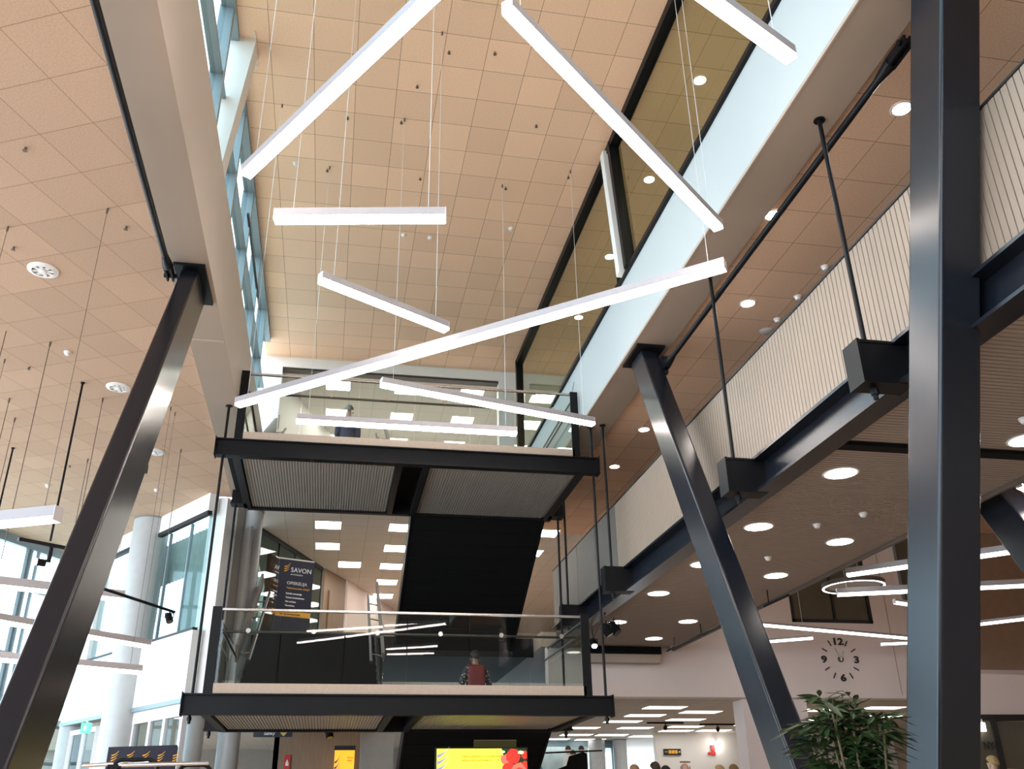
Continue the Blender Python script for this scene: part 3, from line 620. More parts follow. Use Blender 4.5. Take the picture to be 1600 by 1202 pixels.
obj('rim', MB().lathe((5.62,10.27,6.05), [(0.095,-0.006),(0.102,-0.004),(0.102,0),(0.095,0)], 28), M['alu'], sp)
# small dark sprinkler heads
spr = None
pts = [(1.71,9.53,ZC),(0.69,10.36,ZC),(0.94,12.5,ZC),(-0.6,12.54,ZC),(3.4,12.05,ZC),(-0.3,11.21,ZC),(2.6,10.9,ZC),(1.07,9.62,ZC),(0.52,11.17,ZC),(2.41,12.52,ZC),
       (-3.29,7.89,6.05),(-2.57,9.12,6.05),(-3.91,9.75,6.05),(-4.6,13.0,6.05),(-5.0,17.2,6.05)]
for x, y, z in pts:
    if spr is None:
        spr = thing('sprinkler_head', 'tiny dark sprinkler head in a wood wool ceiling', 'sprinkler', (x,y,z), 'sprinkler heads in the wood ceilings')
        obj('body', MB().tube([(x,y,z-0.035),(x,y,z)],0.013,8), M['darkcable'], spr)
        obj('deflector', MB().lathe((x,y,z), [(0.024,-0.042),(0.024,-0.036)], 10), M['darkcable'], spr)
    else: dup(spr, (x,y,z))
# LED panels in the rooms behind
def led_panels(z, pts, group, lab, w_=0.56, d_=0.56, m='panel'):
    p = None
    for k, (x, y, l) in enumerate(pts):
        if p is None:
            t = thing('ceiling_light_panel', lab+l, 'light', (x,y,z), group)
            obj('frame', MB().box(x-w_/2-0.01,x+w_/2+0.01,y-d_/2-0.01,y+d_/2+0.01,z-0.006,z), M['plastic'], t)
            obj('diffuser', MB().box(x-w_/2,x+w_/2,y-d_/2,y+d_/2,z-0.010,z-0.004), M[m], t); p = t
        else: dup(p, (x,y,z), lab+l)
colnm = {-0.27: 'left', 1.38: 'middle', 2.97: 'right', 4.75: 'far right'}
rown = ['front', 'second', 'third', 'fourth', 'fifth', 'sixth']
led_panels(9.5, [(x, 20.3+1.75*r_, '%s row, %s column' % (rown[r_], colnm[x])) for r_ in range(4) for x in colnm], 'square light panels of the top floor', 'square light panel in the top floor ceiling, ')
led_panels(6.05, [(x, 20.4+1.78*r_, '%s row, %s column' % (rown[r_], colnm[x])) for r_ in range(6) for x in colnm if not (x < 0 and r_ > 1)]+[(0.30,23.9,'set between the columns beside the oak door')], 'square light panels of the middle floor', 'square light panel in the middle floor ceiling, ')
gp = [(7.4,20.6),(8.6,21.5),(7.5,22.3),(8.9,23.3),(7.4,23.8),(9.8,26.5),(10.9,26.4),(9.6,25.2),(8.3,25.6),(6.8,25.6),(8.3,27.9),(9.5,28.4),(7.2,27.8),(8.1,29.6),(6.9,29.4),(11.3,24.6),(10.3,22.0),(12.7,20.5),(11.3,21.0),(13.8,22.4),(12.2,23.2),(14.8,21.2),
      (-3.0,23.0),(-1.2,23.4),(0.6,22.6),(-0.4,25.8),(-2.2,26.5)]
led_panels(2.2, [(x,y,'one of the panels in the low hall ceiling') for x,y in gp], 'light panels in the ground floor hall ceiling', 'light panel, ', 0.9, 0.5, 'panelg')
for i_, o in enumerate([o for o in bpy.data.objects if o.get('group') == 'light panels in the ground floor hall ceiling']):
    o['label'] = 'bright light panel in the low ceiling of the ground floor hall'
# ================================================================= WALL CLOCK (black numerals and marks fixed to the wall)
CX, CZ, CY = 10.95, 3.04, 18.985
ck = thing('wall_clock', 'large wall clock of separate black numerals and strokes on the pink wall', 'clock', (CX,CY,CZ))
R_, U_ = (1,0,0), (0,0,1)
for txt, ang in (('12',0),('3',90),('6',180),('9',270)):
    a = math.radians(ang); cx = CX+0.385*math.sin(a); cz = CZ+0.385*math.cos(a)
    mb = text_mb(txt, 0.20, (cx,CY,cz-0.07), (1,0,0), U_, 0.012, 'CENTER', 0.007)
    for v in mb.v: v.x = cx+(v.x-cx)*1.35
    obj('numeral', mb, M['ink'], ck)
for k in range(12):
    if k % 3 == 0: continue
    a = math.radians(30*k); dr_ = Vector((math.sin(a),0,math.cos(a)))
    obj('hour_mark', MB().obox(Vector((CX,CY,CZ))+dr_*0.33, Vector((CX,CY,CZ))+dr_*0.46, 0.022, 0.012, up=(0,1,0)), M['ink'], ck)
obj('hub', MB().tube([(CX,CY-0.03,CZ),(CX,CY+0.005,CZ)],0.062,24), M['orange'] if False else M['stringer'], ck, smooth=True)
for ang, ln in ((335,0.26),(25,0.19)):
    a = math.radians(ang); dr_ = Vector((math.sin(a),0,math.cos(a)))
    obj('hand', MB().obox(Vector((CX,CY-0.035,CZ))-dr_*0.03, Vector((CX,CY-0.035,CZ))+dr_*ln, 0.014, 0.006, up=(0,1,0)), M['chrome'], ck)
# ================================================================= SPOTLIGHTS AND TRACKS
def track(label, a, b, hangs, z1, name='lighting_track', r=0.02):
    a = Vector(a); t = thing(name, label, 'track', a)
    obj('bar', MB().tube([a,b],r,10), M['black'], t, smooth=True)
    for q in hangs:
        p = a.lerp(Vector(b), q); obj('drop', MB().tube([p,(p.x,p.y,z1)],0.010,8), M['black'], t, smooth=True)
track('black lighting track hung under the bridge beam behind the lower landing', (4.35,14.6,3.02), (4.85,17.4,3.02), (0.2,0.8), 3.2)
track('black pipe hung from the bridge soffit edge, left of the leaning column', (6.62,18.0,3.0), (6.66,14.4,3.0), (0.12,0.5,0.85), 3.2)
track('short black pipe at the soffit edge right of the leaning column', (6.68,13.6,2.98), (6.70,12.8,2.98), (0.2,), 3.2)
def spot(label, x, y, z, tilt=(0.5, -0.3), s_=1.0, on=False):
    t = thing('theatre_spotlight', label, 'spotlight', (x,y,z))
    d = Vector((tilt[0],tilt[1],-1)).normalized(); c = Vector((x,y,z-0.17*s_))
    obj('yoke', MB().obox((x-0.11*s_,y,z-0.17*s_),(x-0.11*s_,y,z-0.03*s_),0.012,0.03,up=(0,1,0)).obox((x+0.11*s_,y,z-0.17*s_),(x+0.11*s_,y,z-0.03*s_),0.012,0.03,up=(0,1,0)).box(x-0.115*s_,x+0.115*s_,y-0.015,y+0.015,z-0.04*s_,z-0.025*s_).tube([(x,y,z-0.03*s_),(x,y,z+0.03)],0.012,8), M['black'], t)
    obj('lamp_housing', MB().tube([c-d*0.14*s_,c-d*0.10*s_,c+d*0.10*s_,c+d*0.13*s_],0.1,20,rs=[0.06*s_,0.095*s_,0.10*s_,0.095*s_]), M['matblack'], t, smooth=True)
    obj('front_lens', MB().tube([c+d*0.131*s_,c+d*0.135*s_],0.082*s_,20), M['lens'] if on else M['darkglass'], t)
spot('black theatre spotlight nearest the hanger rod with perforated barrel', 4.63, 15.05, 3.0, (0.5,-0.5), 0.8)
spot('black theatre spotlight beside the post of the lower landing', 4.45, 14.9, 2.93, (0.6,-0.2), 0.75)
spot('small lit spotlight low behind the landing post', 4.42, 15.6, 2.80, (-0.1,-0.9), 0.55, True)
# wing spotlights and tracks
track('black lighting track ending in a spotlight before the round column', (-3.3,12.9,2.92), (-2.45,15.1,2.99), (0.2,), 6.05, r=0.022)
spot('small black spotlight at the end of the track before the glazed facade', -2.5, 15.0, 2.97, (0.4,-0.4), 0.55)
def black_rod(label, x, y, z0, z1):
    t = thing('pendant_rod', label, 'rod', (x,y,z0)); obj('rod', MB().tube([(x,y,z0),(x,y,z1)],0.016,8), M['black'], t, smooth=True)
    obj('ceiling_cap', MB().lathe((x,y,0),[(0.03,z1-0.02),(0.03,z1)],12), M['black'], t)
black_rod('black vertical pendant rod left of the leaning column', -3.96, 13.43, 3.6, 6.05)
black_rod('black vertical pendant rod at the left picture edge', -5.76, 16.41, 4.2, 6.05)
tr2 = thing('lighting_track', 'black spotlight track with a glowing lamp left of the leaning column', 'track', (-4.0,13.4,3.55))
obj('bar', MB().obox((-4.3,13.2,3.55),(-3.4,13.9,3.55),0.05,0.05), M['black'], tr2)
obj('lamp_housing', MB().tube([(-3.95,13.5,3.32),(-3.95,13.5,3.53)],0.03,12).tube([(-4.08,13.42,3.30),(-3.98,13.48,3.30)],0.05,14), M['black'], tr2)
obj('front_lens', MB().tube([(-4.10,13.41,3.30),(-4.085,13.415,3.30)],0.045,14), M['lens'], tr2)
dl = thing('disc_lamp', 'round dark disc lamp cut off by the left picture edge', 'light', (-4.6,11.9,2.98))
obj('shade', MB().lathe((-4.6,11.9,2.95), [(0.26,0),(0.28,0.02),(0.26,0.08),(0.0,0.10)], 30), M['rail'], dl, smooth=True)
obj('diffuser', MB().lathe((-4.6,11.9,2.94), [(0,0),(0.25,0),(0.25,0.01),(0,0.01)], 30), M['barw'], dl)
obj('cable', MB().tube([(-4.6,11.9,3.05),(-4.6,11.9,6.05)],0.006,6), M['darkcable'], dl)
wedge = obj('ceiling_projector', MB().add([(-4.0,15.6,5.62),(-3.35,15.5,5.55),(-3.35,15.9,5.5),(-4.0,15.6,5.66),(-3.35,15.5,5.66),(-3.35,15.9,5.66)], [(0,2,1),(3,4,5),(0,1,4,3),(1,2,5,4),(2,0,3,5)]), M['black']); tag(wedge, 'black wedge shaped fitting under the wing ceiling behind the leaning column', 'ceiling fitting')
wc = MB()
for i_, (x, y) in enumerate(((-4.1,12.14),(-3.78,13.97),(-5.34,15.0),(-2.88,16.05),(-5.2,14.2),(-4.6,16.8))):
    t = thing('suspension_cable', 'thin wire hanging from the left wing ceiling', 'cable', (x,y,3.0), 'thin wires below the left wing ceiling')
    obj('wire', MB().tube([(x,y,3.0),(x,y,6.05)],0.006,6), M['darkcable'], t); obj('ceiling_hook', MB().tube([(x,y,5.98),(x,y,6.05)],0.014,8), M['darkcable'], t)
# ================================================================= SCREENS, BANNERS, SIGNS
sc = thing('display_screen', 'wide lit yellow screen with lilac arcs and red roses below the stairs', 'screen', (2.52,15.9,0.2))
SX0, SX1, SZ0, SZ1, SY = 1.775, 3.26, 0.18, 1.045, 15.9
obj('bezel', MB().box(SX0-0.02,SX1+0.02,SY,SY+0.08,SZ0-0.02,SZ1+0.02), M['ink'], sc)
obj('screen_image', MB().box(SX0,SX1,SY-0.006,SY,SZ0,SZ1), mat('screen_yellow', (0.9,0.8,0.05), 0.4, var=0, emit=(1.0,0.88,0.06,1.0)), sc)
lil = mat('screen_lilac', (0.25,0.26,0.5), 0.4, var=0, emit=(0.28,0.30,0.62,0.6))
for k in range(3):
    z = SZ1-0.06-0.10*k; pts_ = []
    for i in range(9): a = i/8; pts_.append((0.21*a, 0.11*a*a+0.02*a))
    for i in range(8,-1,-1): a = i/8; pts_.append((0.21*a, 0.11*a*a+0.02*a-0.055*(1-a)))
    obj('lilac_arc', poly_mb(pts_, (SX0+0.005,SY-0.010,z-0.03), R_, U_, 0.003), lil, sc)
txm = mat('screen_text', (0.03,0.015,0.005), 0.9, var=0, spec=0.0)
obj('screen_text', join(text_mb('Valmistujaisjuhla ja suvijuhlatunnelmaa', 0.047, (SX0+0.41,SY-0.009,SZ1-0.13), R_, U_, 0.002, bold=0.0008),
    text_mb('valmistujille ja juhlijoille klo 11.00', 0.047, (SX0+0.40,SY-0.009,SZ1-0.19), R_, U_, 0.002, bold=0.0008),
    text_mb('Ohjelma', 0.025, (SX0+0.66,SY-0.009,SZ1-0.28), R_, U_, 0.002), text_mb('klo 11.00 - 12.30', 0.025, (SX0+0.62,SY-0.009,SZ1-0.33), R_, U_, 0.002), text_mb('Tervetuloa', 0.025, (SX0+0.66,SY-0.009,SZ1-0.42), R_, U_, 0.002)), txm, sc)
redm = [mat('screen_rose_%d' % i, c, 0.5, var=0, emit=c+(1.0,)) for i, c in enumerate(((0.80,0.03,0.02),(0.95,0.12,0.08),(0.55,0.01,0.01)))]
dk = mat('screen_dark_leaf', (0.01,0.03,0.01), 0.5, var=0, emit=(0.01,0.03,0.01,1.0)); lg = mat('screen_pale_bud', (0.6,0.75,0.4), 0.5, var=0, emit=(0.6,0.75,0.4,0.9))
def blob(cx, cz, r, seed, squash=1.0, n=14):
    rr = random.Random(seed); return [(cx+r*(0.85+0.3*rr.random())*math.cos(2*math.pi*i/n), cz+squash*r*(0.85+0.3*rr.random())*math.sin(2*math.pi*i/n)) for i in range(n)]
def clipp(pts_): return [(min(max(x,SX0),SX1), min(max(z,SZ0),SZ1)) for x,z in pts_]
def flat(pts_, m, dy): obj('screen_shape', poly_mb([(x,z) for x,z in clipp(pts_)], (0,SY-dy,0), R_, U_, 0.001), m, sc)
flat([(SX1-0.42,SZ1),(SX1,SZ1),(SX1,SZ0),(SX1-0.30,SZ0),(SX1-0.30,SZ1-0.42),(SX1-0.38,SZ1-0.16)], dk, 0.008)
flat(blob(SX1-0.36,SZ1-0.17,0.08,1), redm[1], 0.010); flat(blob(SX1-0.23,SZ1-0.12,0.11,2,1.1), redm[0], 0.011); flat(blob(SX1-0.30,SZ1-0.32,0.11,3), redm[0], 0.012)
flat(blob(SX1-0.14,SZ1-0.36,0.14,4), redm[1], 0.013); flat(blob(SX1-0.13,SZ1-0.36,0.07,5), redm[0], 0.014); flat(blob(SX1-0.03,SZ1-0.10,0.06,6), redm[0], 0.012); flat(blob(SX1-0.03,SZ1-0.26,0.07,7), redm[0], 0.0125)
flat(blob(SX1-0.10,SZ1-0.06,0.055,8,0.5), lg, 0.0135); flat(blob(SX1-0.40,SZ1-0.05,0.04,9,0.5), lg, 0.0115); flat(blob(SX1-0.30,SZ1-0.55,0.12,10), redm[2], 0.0115); flat(blob(SX1-0.12,SZ1-0.62,0.13,11), redm[0], 0.0118)
ob = thing('olive_rectangle', 'dull olive rectangle just above the yellow screen', 'board', (2.77,16.2,1.05))  # flat olive rectangle with a beige top edge
obj('board', MB().box(2.43,3.15,16.20,16.24,1.0,1.20), mat('dull_olive', (0.16,0.13,0.03), 0.5, var=0.05), ob); obj('edge_strip', MB().box(2.43,3.15,16.19,16.20,1.19,1.20), M['skirt'], ob)
def wing_logo(cx, cz, s_, origin, right, up, dy=0.0):
    mb = MB()
    for k in range(3):
        a_, b_ = [], []
        for i in range(9):
            t = i/8; x = -0.42+(0.95-0.10*k)*t; y = -0.36*k+0.10+0.62*t**2.0*(1-0.15*k); th = 0.17*(1-t)**0.6*(0.55+0.45*math.sin(math.pi*min(1,t+0.25)))+0.004
            a_.append((cx+s_*x, cz+s_*(y+th/2))); b_.append((cx+s_*(x+0.06), cz+s_*(y-th/2)))
        mb = join(mb, poly_mb(b_+a_[::-1], origin, right, up, 0.003))
    return mb
def rollup(label, p0, ang, w_, z0, z1, name):
    r = Vector((math.cos(ang), math.sin(ang), 0)); p0 = Vector(p0); n = r.cross(Vector((0,0,1)))
    t = thing('roll_up_banner', label, 'banner', (p0.x,p0.y,z0)); f = 0.012
    O = Vector((p0.x,p0.y,z0)); H = z1-z0
    obj('sheet', poly_mb([(0,0.08),(w_,0.08),(w_,H),(0,H)], O, r, U_, 0.006), M['navy'], t)
    obj('top_bar', MB().obox(O+Vector((0,0,H)), O+r*w_+Vector((0,0,H)), 0.03, 0.03), M['alu'], t)
    obj('base', MB().obox(O+Vector((0,0,0.04)), O+r*w_+Vector((0,0,0.04)), 0.16, 0.08), M['alu'], t)
    Of = O+n*f
    obj('logo', wing_logo(0.17, H-0.20, 0.14, Of, r, U_), M['orange'], t)
    obj('title_text', text_mb('SAVON', 0.15, Of+r*0.27+Vector((0,0,H-0.29)), r, U_, 0.003, bold=0.001), M['whiteink'], t)
    obj('subtitle_text', text_mb('ammattiopisto', 0.05, Of+r*0.27+Vector((0,0,H-0.36)), r, U_, 0.003), M['whiteink'], t)
    obj('headline_text', text_mb('OPISKELIJA', 0.10, Of+r*0.20+Vector((0,0,H-0.58)), r, U_, 0.003), M['whiteink'], t)
    obj('orange_text', text_mb('Tulevaisuuden tekijä?', 0.065, Of+r*0.20+Vector((0,0,H-0.68)), r, U_, 0.003), M['orange'], t)
    obj('body_text', join(*[text_mb(s, 0.05, Of+r*0.20+Vector((0,0,H-0.80-0.09*i)), r, U_, 0.003, bold=0.002) for i, s in enumerate(('Kokeile ammatteja', 'Tutustu koulutukseen', 'Hae mukaan', 'Tervetuloa'))]), M['whiteink'], t)
    obj('orange_band', poly_mb([(0,H-1.30),(w_,H-1.30),(w_,H-1.18),(0,H-1.18)], O+n*0.006, r, U_, 0.004), M['orange'], t)
    obj('band_text', text_mb('hae nyt savonammattiin', 0.05, Of+r*0.10+Vector((0,0,H-1.26)), r, U_, 0.003, bold=0.001), M['ink'], t)
rollup('navy roll-up banner lettered SAVON facing the stairs, the right of two', (-1.30,21.2,3.55), math.radians(22), 0.82, 3.55, 5.47, 'b')
rollup('navy roll-up banner seen at a slant, left of the other banner', (-1.60,21.35,3.55), math.radians(62), 0.62, 3.55, 5.62, 'a')
# navy back wall with orange wings behind the rail (ground left)
nb = thing('logo_backdrop', 'navy backdrop with a row of orange wing logos behind the black railing', 'backdrop', (-2.9,16.5,FZ))
r_ = Vector((0.985,0.17,0)).normalized(); O = Vector((-3.30,16.1,FZ)); n_ = r_.cross(Vector((0,0,1)))
obj('fabric', poly_mb([(0.03,0),(1.02,0),(1.02,1.90),(1.00,1.94),(0.0,1.90),(0,0)], O, r_, U_, 0.06), M['navy'], nb)
obj('logo', join(*[wing_logo(0.10+0.225*k, 1.77-0.34*j, 0.105, O+n_*0.035, r_, U_) for k in range(5) for j in range(3) if not (j == 2 and k > 9)]), M['orange'], nb)
# hanging sign
hs = thing('hanging_sign', 'dark hanging sign reading Sähky with a small yellow heart', 'sign', (-1.0,18.5,1.45))
obj('board', MB().box(-1.32,-0.62,18.5,18.56,1.43,1.56), mat('dark_sign_board', (0.02,0.03,0.04), 0.4, var=0.02), hs)
obj('sign_text', text_mb('Sähky', 0.085, (-1.13,18.49,1.465), R_, U_, 0.004, bold=0.001), M['whiteink'], hs)
obj('heart', poly_mb([(0,-0.06),(0.06,0.0),(0.055,0.035),(0.03,0.045),(0,0.02),(-0.03,0.045),(-0.055,0.035),(-0.06,0.0)], (-0.78,18.49,1.50), R_, U_, 0.004), mat('heart_yellow', (0.55,0.42,0.12), 0.5), hs)
for x in (-1.25,-0.7): obj('hanger', MB().tube([(x,18.53,1.56),(x,18.53,2.3)],0.006,6), M['cable'], hs)
fs = thing('fire_sign', 'small red fire equipment sign on the brown ground floor wall', 'sign', (-0.72,19.78,1.0))
obj('plate', MB().box(-0.78,-0.66,19.76,19.79,0.93,1.20), M['red'], fs); obj('pictogram', poly_mb([(0,0),(0.06,0),(0.06,0.05),(0.03,0.12),(0,0.05)], (-0.75,19.75,1.0), R_, U_, 0.004), M['whiteink'], fs)
# yellow poster with purple arcs
yp = thing('lit_poster', 'tall yellow lit poster with purple arcs beside the brown wall', 'poster', (0.45,19.4,FZ))
obj('panel', MB().box(0.18,0.56,19.3,19.36,FZ,1.25), mat('poster_yellow', (0.9,0.5,0.03), 0.5, var=0.02, emit=(0.9,0.45,0.03,0.55)), yp)
obj('black_top', MB().box(0.17,0.57,19.28,19.36,1.25,1.33), M['ink'], yp)
pv = mat('poster_purple', (0.12,0.05,0.30), 0.5, var=0.02)
for k in range(3):
    pts_ = [(0.11*i/6, 0.15*(i/6)**2) for i in range(7)]+[(0.11*i/6, 0.15*(i/6)**2-0.045*(1-i/6)) for i in range(6,-1,-1)]
    obj('purple_arc', poly_mb(pts_, (0.19,19.29,1.05-0.10*k), R_, U_, 0.004), pv, yp)
obj('poster_text', text_mb('Savon\namis', 0.05, (0.42,19.29,1.10), R_, U_, 0.004), M['red'], yp)
# brown wall box, track and spotlight above it
spot('black theatre spotlight over the brown wall under the lower landing', 0.05, 18.6, 1.62, (0.2,-0.4), 0.7)
track('black pipe under the lower landing over the brown wall', (-0.5,18.6,1.64), (0.75,18.6,1.64), (0.1,0.9), 2.2)
wcs = thing('restroom_sign', 'black sign with three yellow pictogram squares on the far white wall', 'sign', (9.7,27.0,1.68))
obj('plate', MB().box(9.62,10.14,27.15,27.2,1.59,1.76), M['ink'], wcs)
for k in range(3): obj('pictogram', MB().box(9.76+0.095*k,9.84+0.095*k,27.13,27.15,1.63,1.72), M['orange'], wcs)
obj('arrow', poly_mb([(0,0),(0.05,0.03),(0.05,-0.03)], (10.06,27.14,1.675), R_, U_, 0.004), M['whiteink'], wcs); obj('sign_text', text_mb('WC', 0.05, (9.65,27.14,1.66), R_, U_, 0.004), M['whiteink'], wcs)
ex = thing('fire_alarm_sign', 'red square alarm signs beside a lit exit lamp on the far wall', 'sign', (11.15,27.0,1.7))
obj('plate', MB().box(11.08,11.20,27.15,27.2,1.70,1.86).box(11.08,11.20,27.15,27.2,1.58,1.68), M['red'], ex); obj('bell', MB().tube([(11.02,27.14,1.63),(11.02,27.2,1.63)],0.045,14), M['red'], ex)
el = thing('exit_lamp', 'small white lit exit lamp on the far white wall', 'sign', (11.25,26.9,1.85))
obj('lamp_body', MB().box(11.22,11.28,26.9,27.19,1.76,1.93), M['panel'], el); obj('mount', MB().box(11.23,11.27,27.0,27.19,1.93,1.96), M['alu'], el)
ex2 = thing('exit_sign', 'small green exit sign above the entrance door at far left', 'sign', (-4.7,21.5,1.9))
obj('plate', MB().box(-4.90,-4.70,21.0,21.04,1.70,1.90), M['green'], ex2); obj('mount', MB().box(-4.82,-4.78,21.01,21.03,1.90,1.93).obox((-4.8,21.02,1.92),(-4.95,22.05,1.95),0.03,0.03), M['alu'], ex2); obj('pictogram', poly_mb([(0.03,0.04),(0.08,0.04),(0.10,0.10),(0.07,0.15),(0.04,0.12)], (-4.88,20.995,1.71), R_, U_, 0.004), M['whiteink'], ex2)
# glass front with NY lettering, far right
w10 = struct('window_10', MB().obox((10.6,14.9,1.44),(13.6,15.4,1.5),0.1,0.10).obox((11.33,15.02,FZ),(11.33,15.02,1.44),0.10,0.10,up=(1,0,0)).obox((12.35,15.2,FZ),(12.35,15.2,1.48),0.10,0.10,up=(1,0,0)), M['ink'])
obj('pane', MB().obox((10.6,14.9,0.3),(13.6,15.4,0.3),0.02,2.2), M['darkglass'], w10)
obj('lettering', text_mb('NY', 0.17, (10.98,14.90,0.94), (3,0.5,0), U_, 0.004, bold=0.004), M['ink'], w10)
obj('small_lettering', join(text_mb('Tila 1', 0.05, (11.2,14.93,1.02), (3,0.5,0), U_, 0.004), text_mb('kahvila', 0.045, (11.19,14.93,0.96), (3,0.5,0), U_, 0.004)), M['ink'], w10)
struct('wall_above_glass', MB().obox((10.4,15.0,1.85),(14.5,15.6,1.85),0.2,0.70), M['wallw'])
ps = thing('exit_lamp', 'small white lit sign hanging beside the dark glass front at far right', 'sign', (11.0,14.7,1.3)); obj('lamp_body', MB().box(10.98,11.07,14.86,14.90,1.22,1.36), M['panel'], ps); obj('mount', MB().box(11.01,11.04,14.87,15.05,1.36,1.42), M['alu'], ps)
# ================================================================= RAILINGS (ground, left)
def railing(label, pts_, loops):
    t = thing('tube_railing', label, 'railing', pts_[0])
    obj('top_rail', MB().tube(pts_, 0.018, 10), M['chrome'], t, smooth=True)
    for (x, y, z, w_) in loops:
        q = [(x,y,FZ),(x,y,z-0.07)]+[(x+0.07*(1-math.cos(a)),y,z-0.07+0.07*math.sin(a)) for a in (0.5,1.05,1.57)]+[(x+w_-0.07*(1-math.cos(a)),y,z-0.07+0.07*math.sin(a)) for a in (1.57,1.05,0.5)]+[(x+w_,y,z-0.07),(x+w_,y,FZ)]
        obj('hoop', MB().tube(q, 0.020, 10), M['black'], t, smooth=True)
railing('steel handrail with black hoops in front of the logo backdrop, left part', [(-2.30,10.2,0.53),(-1.66,10.0,0.55)], [(-1.98,10.0,0.57,0.40)])
railing('steel handrail with black hoops in front of the logo backdrop, right part', [(-1.85,9.6,0.50),(-1.05,9.5,0.51)], [(-1.32,9.6,0.50,0.28),(-1.90,9.6,0.49,0.02)])
# ================================================================= PALM
def palm(px, py):
    rr = random.Random(5)
    t = thing('potted_palm', 'bushy green palm with narrow pointed leaves at the foot of the leaning column', 'plant', (px,py,FZ))
    obj('pot', MB().lathe((px,py,FZ), [(0.20,0.0),(0.27,0.45),(0.29,0.47),(0.25,0.47),(0.24,0.42),(0,0.42)], 28), M['pot'], t, smooth=True)
    obj('soil', MB().lathe((px,py,FZ), [(0,0.43),(0.24,0.425)], 20), M['soil'], t)
    nfr = 0
    for s_ in range(12):
        a = rr.random()*6.28; r0 = rr.random()*0.17; h = 0.74+rr.random()*0.60
        bx, by = px+r0*math.cos(a), py+r0*math.sin(a); lean = 0.02+0.15*rr.random()
        tipp = Vector((bx+lean*math.cos(a), by+lean*math.sin(a), FZ+0.42+h*0.78))
        st = obj('cane', MB().tube([(bx,by,FZ+0.40), Vector((bx,by,FZ+0.40)).lerp(tipp,0.5)+Vector((0.01,0,0)), tipp], 0.008, 7), M['stem'], t, smooth=True)
        for f in range(8):
            fa = rr.random()*6.28; f0 = Vector((bx,by,FZ+0.40)).lerp(tipp, 1.0-0.6*rr.random()**1.4)
            L = 0.09+rr.random()*0.12; el_ = 0.45+rr.random()*0.9; mb = MB()
            dirh = Vector((math.cos(fa), math.sin(fa), 0)); P = []
            for i in range(6):
                q = i/5; P.append(f0+dirh*(L*q*math.cos(el_*(1-0.4*q)))+Vector((0,0,L*q*math.sin(el_)-0.16*q*q*L)))
            mb.tube(P, 0.003, 5, rs=[0.0035,0.003,0.003,0.0025,0.002,0.0015])
            side = dirh.cross(Vector((0,0,1)))
            nl = 5
            for i in range(nl):
                q = 0.25+0.75*i/(nl-1); k = min(4,int(q*5)); c = P[k].lerp(P[k+1], q*5-k)
                for sg in (-1, 1):
                    if i == nl-1 and sg == 1: dd = dirh+Vector((0,0,-0.1))
                    else: dd = dirh*(0.35+0.75*q)+side*sg*(1.0-0.45*q)+Vector((0,0,rr.uniform(-0.30,0.65)))
                    dd.normalize(); ll = 0.13+0.08*rr.random(); wd = 0.015+0.006*rr.random()
                    wv = dd.cross(Vector((0,0,1)))+Vector((0,0,rr.uniform(-0.5,0.5))); wv.normalize()
                    vs = [c]; 
                    for qq, ww, dr2 in ((0.25,0.8,0.0),(0.5,1.0,-0.02),(0.78,0.7,-0.05)):
                        m0 = c+dd*ll*qq+Vector((0,0,dr2*ll*3)); vs += [m0-wv*wd*ww, m0+Vector((0,0,-0.004)), m0+wv*wd*ww]
                    vs.append(c+dd*ll+Vector((0,0,-0.22*ll)))
                    mb.add(vs, [(0,1,2),(0,2,3),(1,4,5,2),(2,5,6,3),(4,7,8,5),(5,8,9,6),(7,10,8),(8,10,9)])
            obj('frond', mb, M['leaf'], t); nfr += 1
palm(3.35, 5.85)
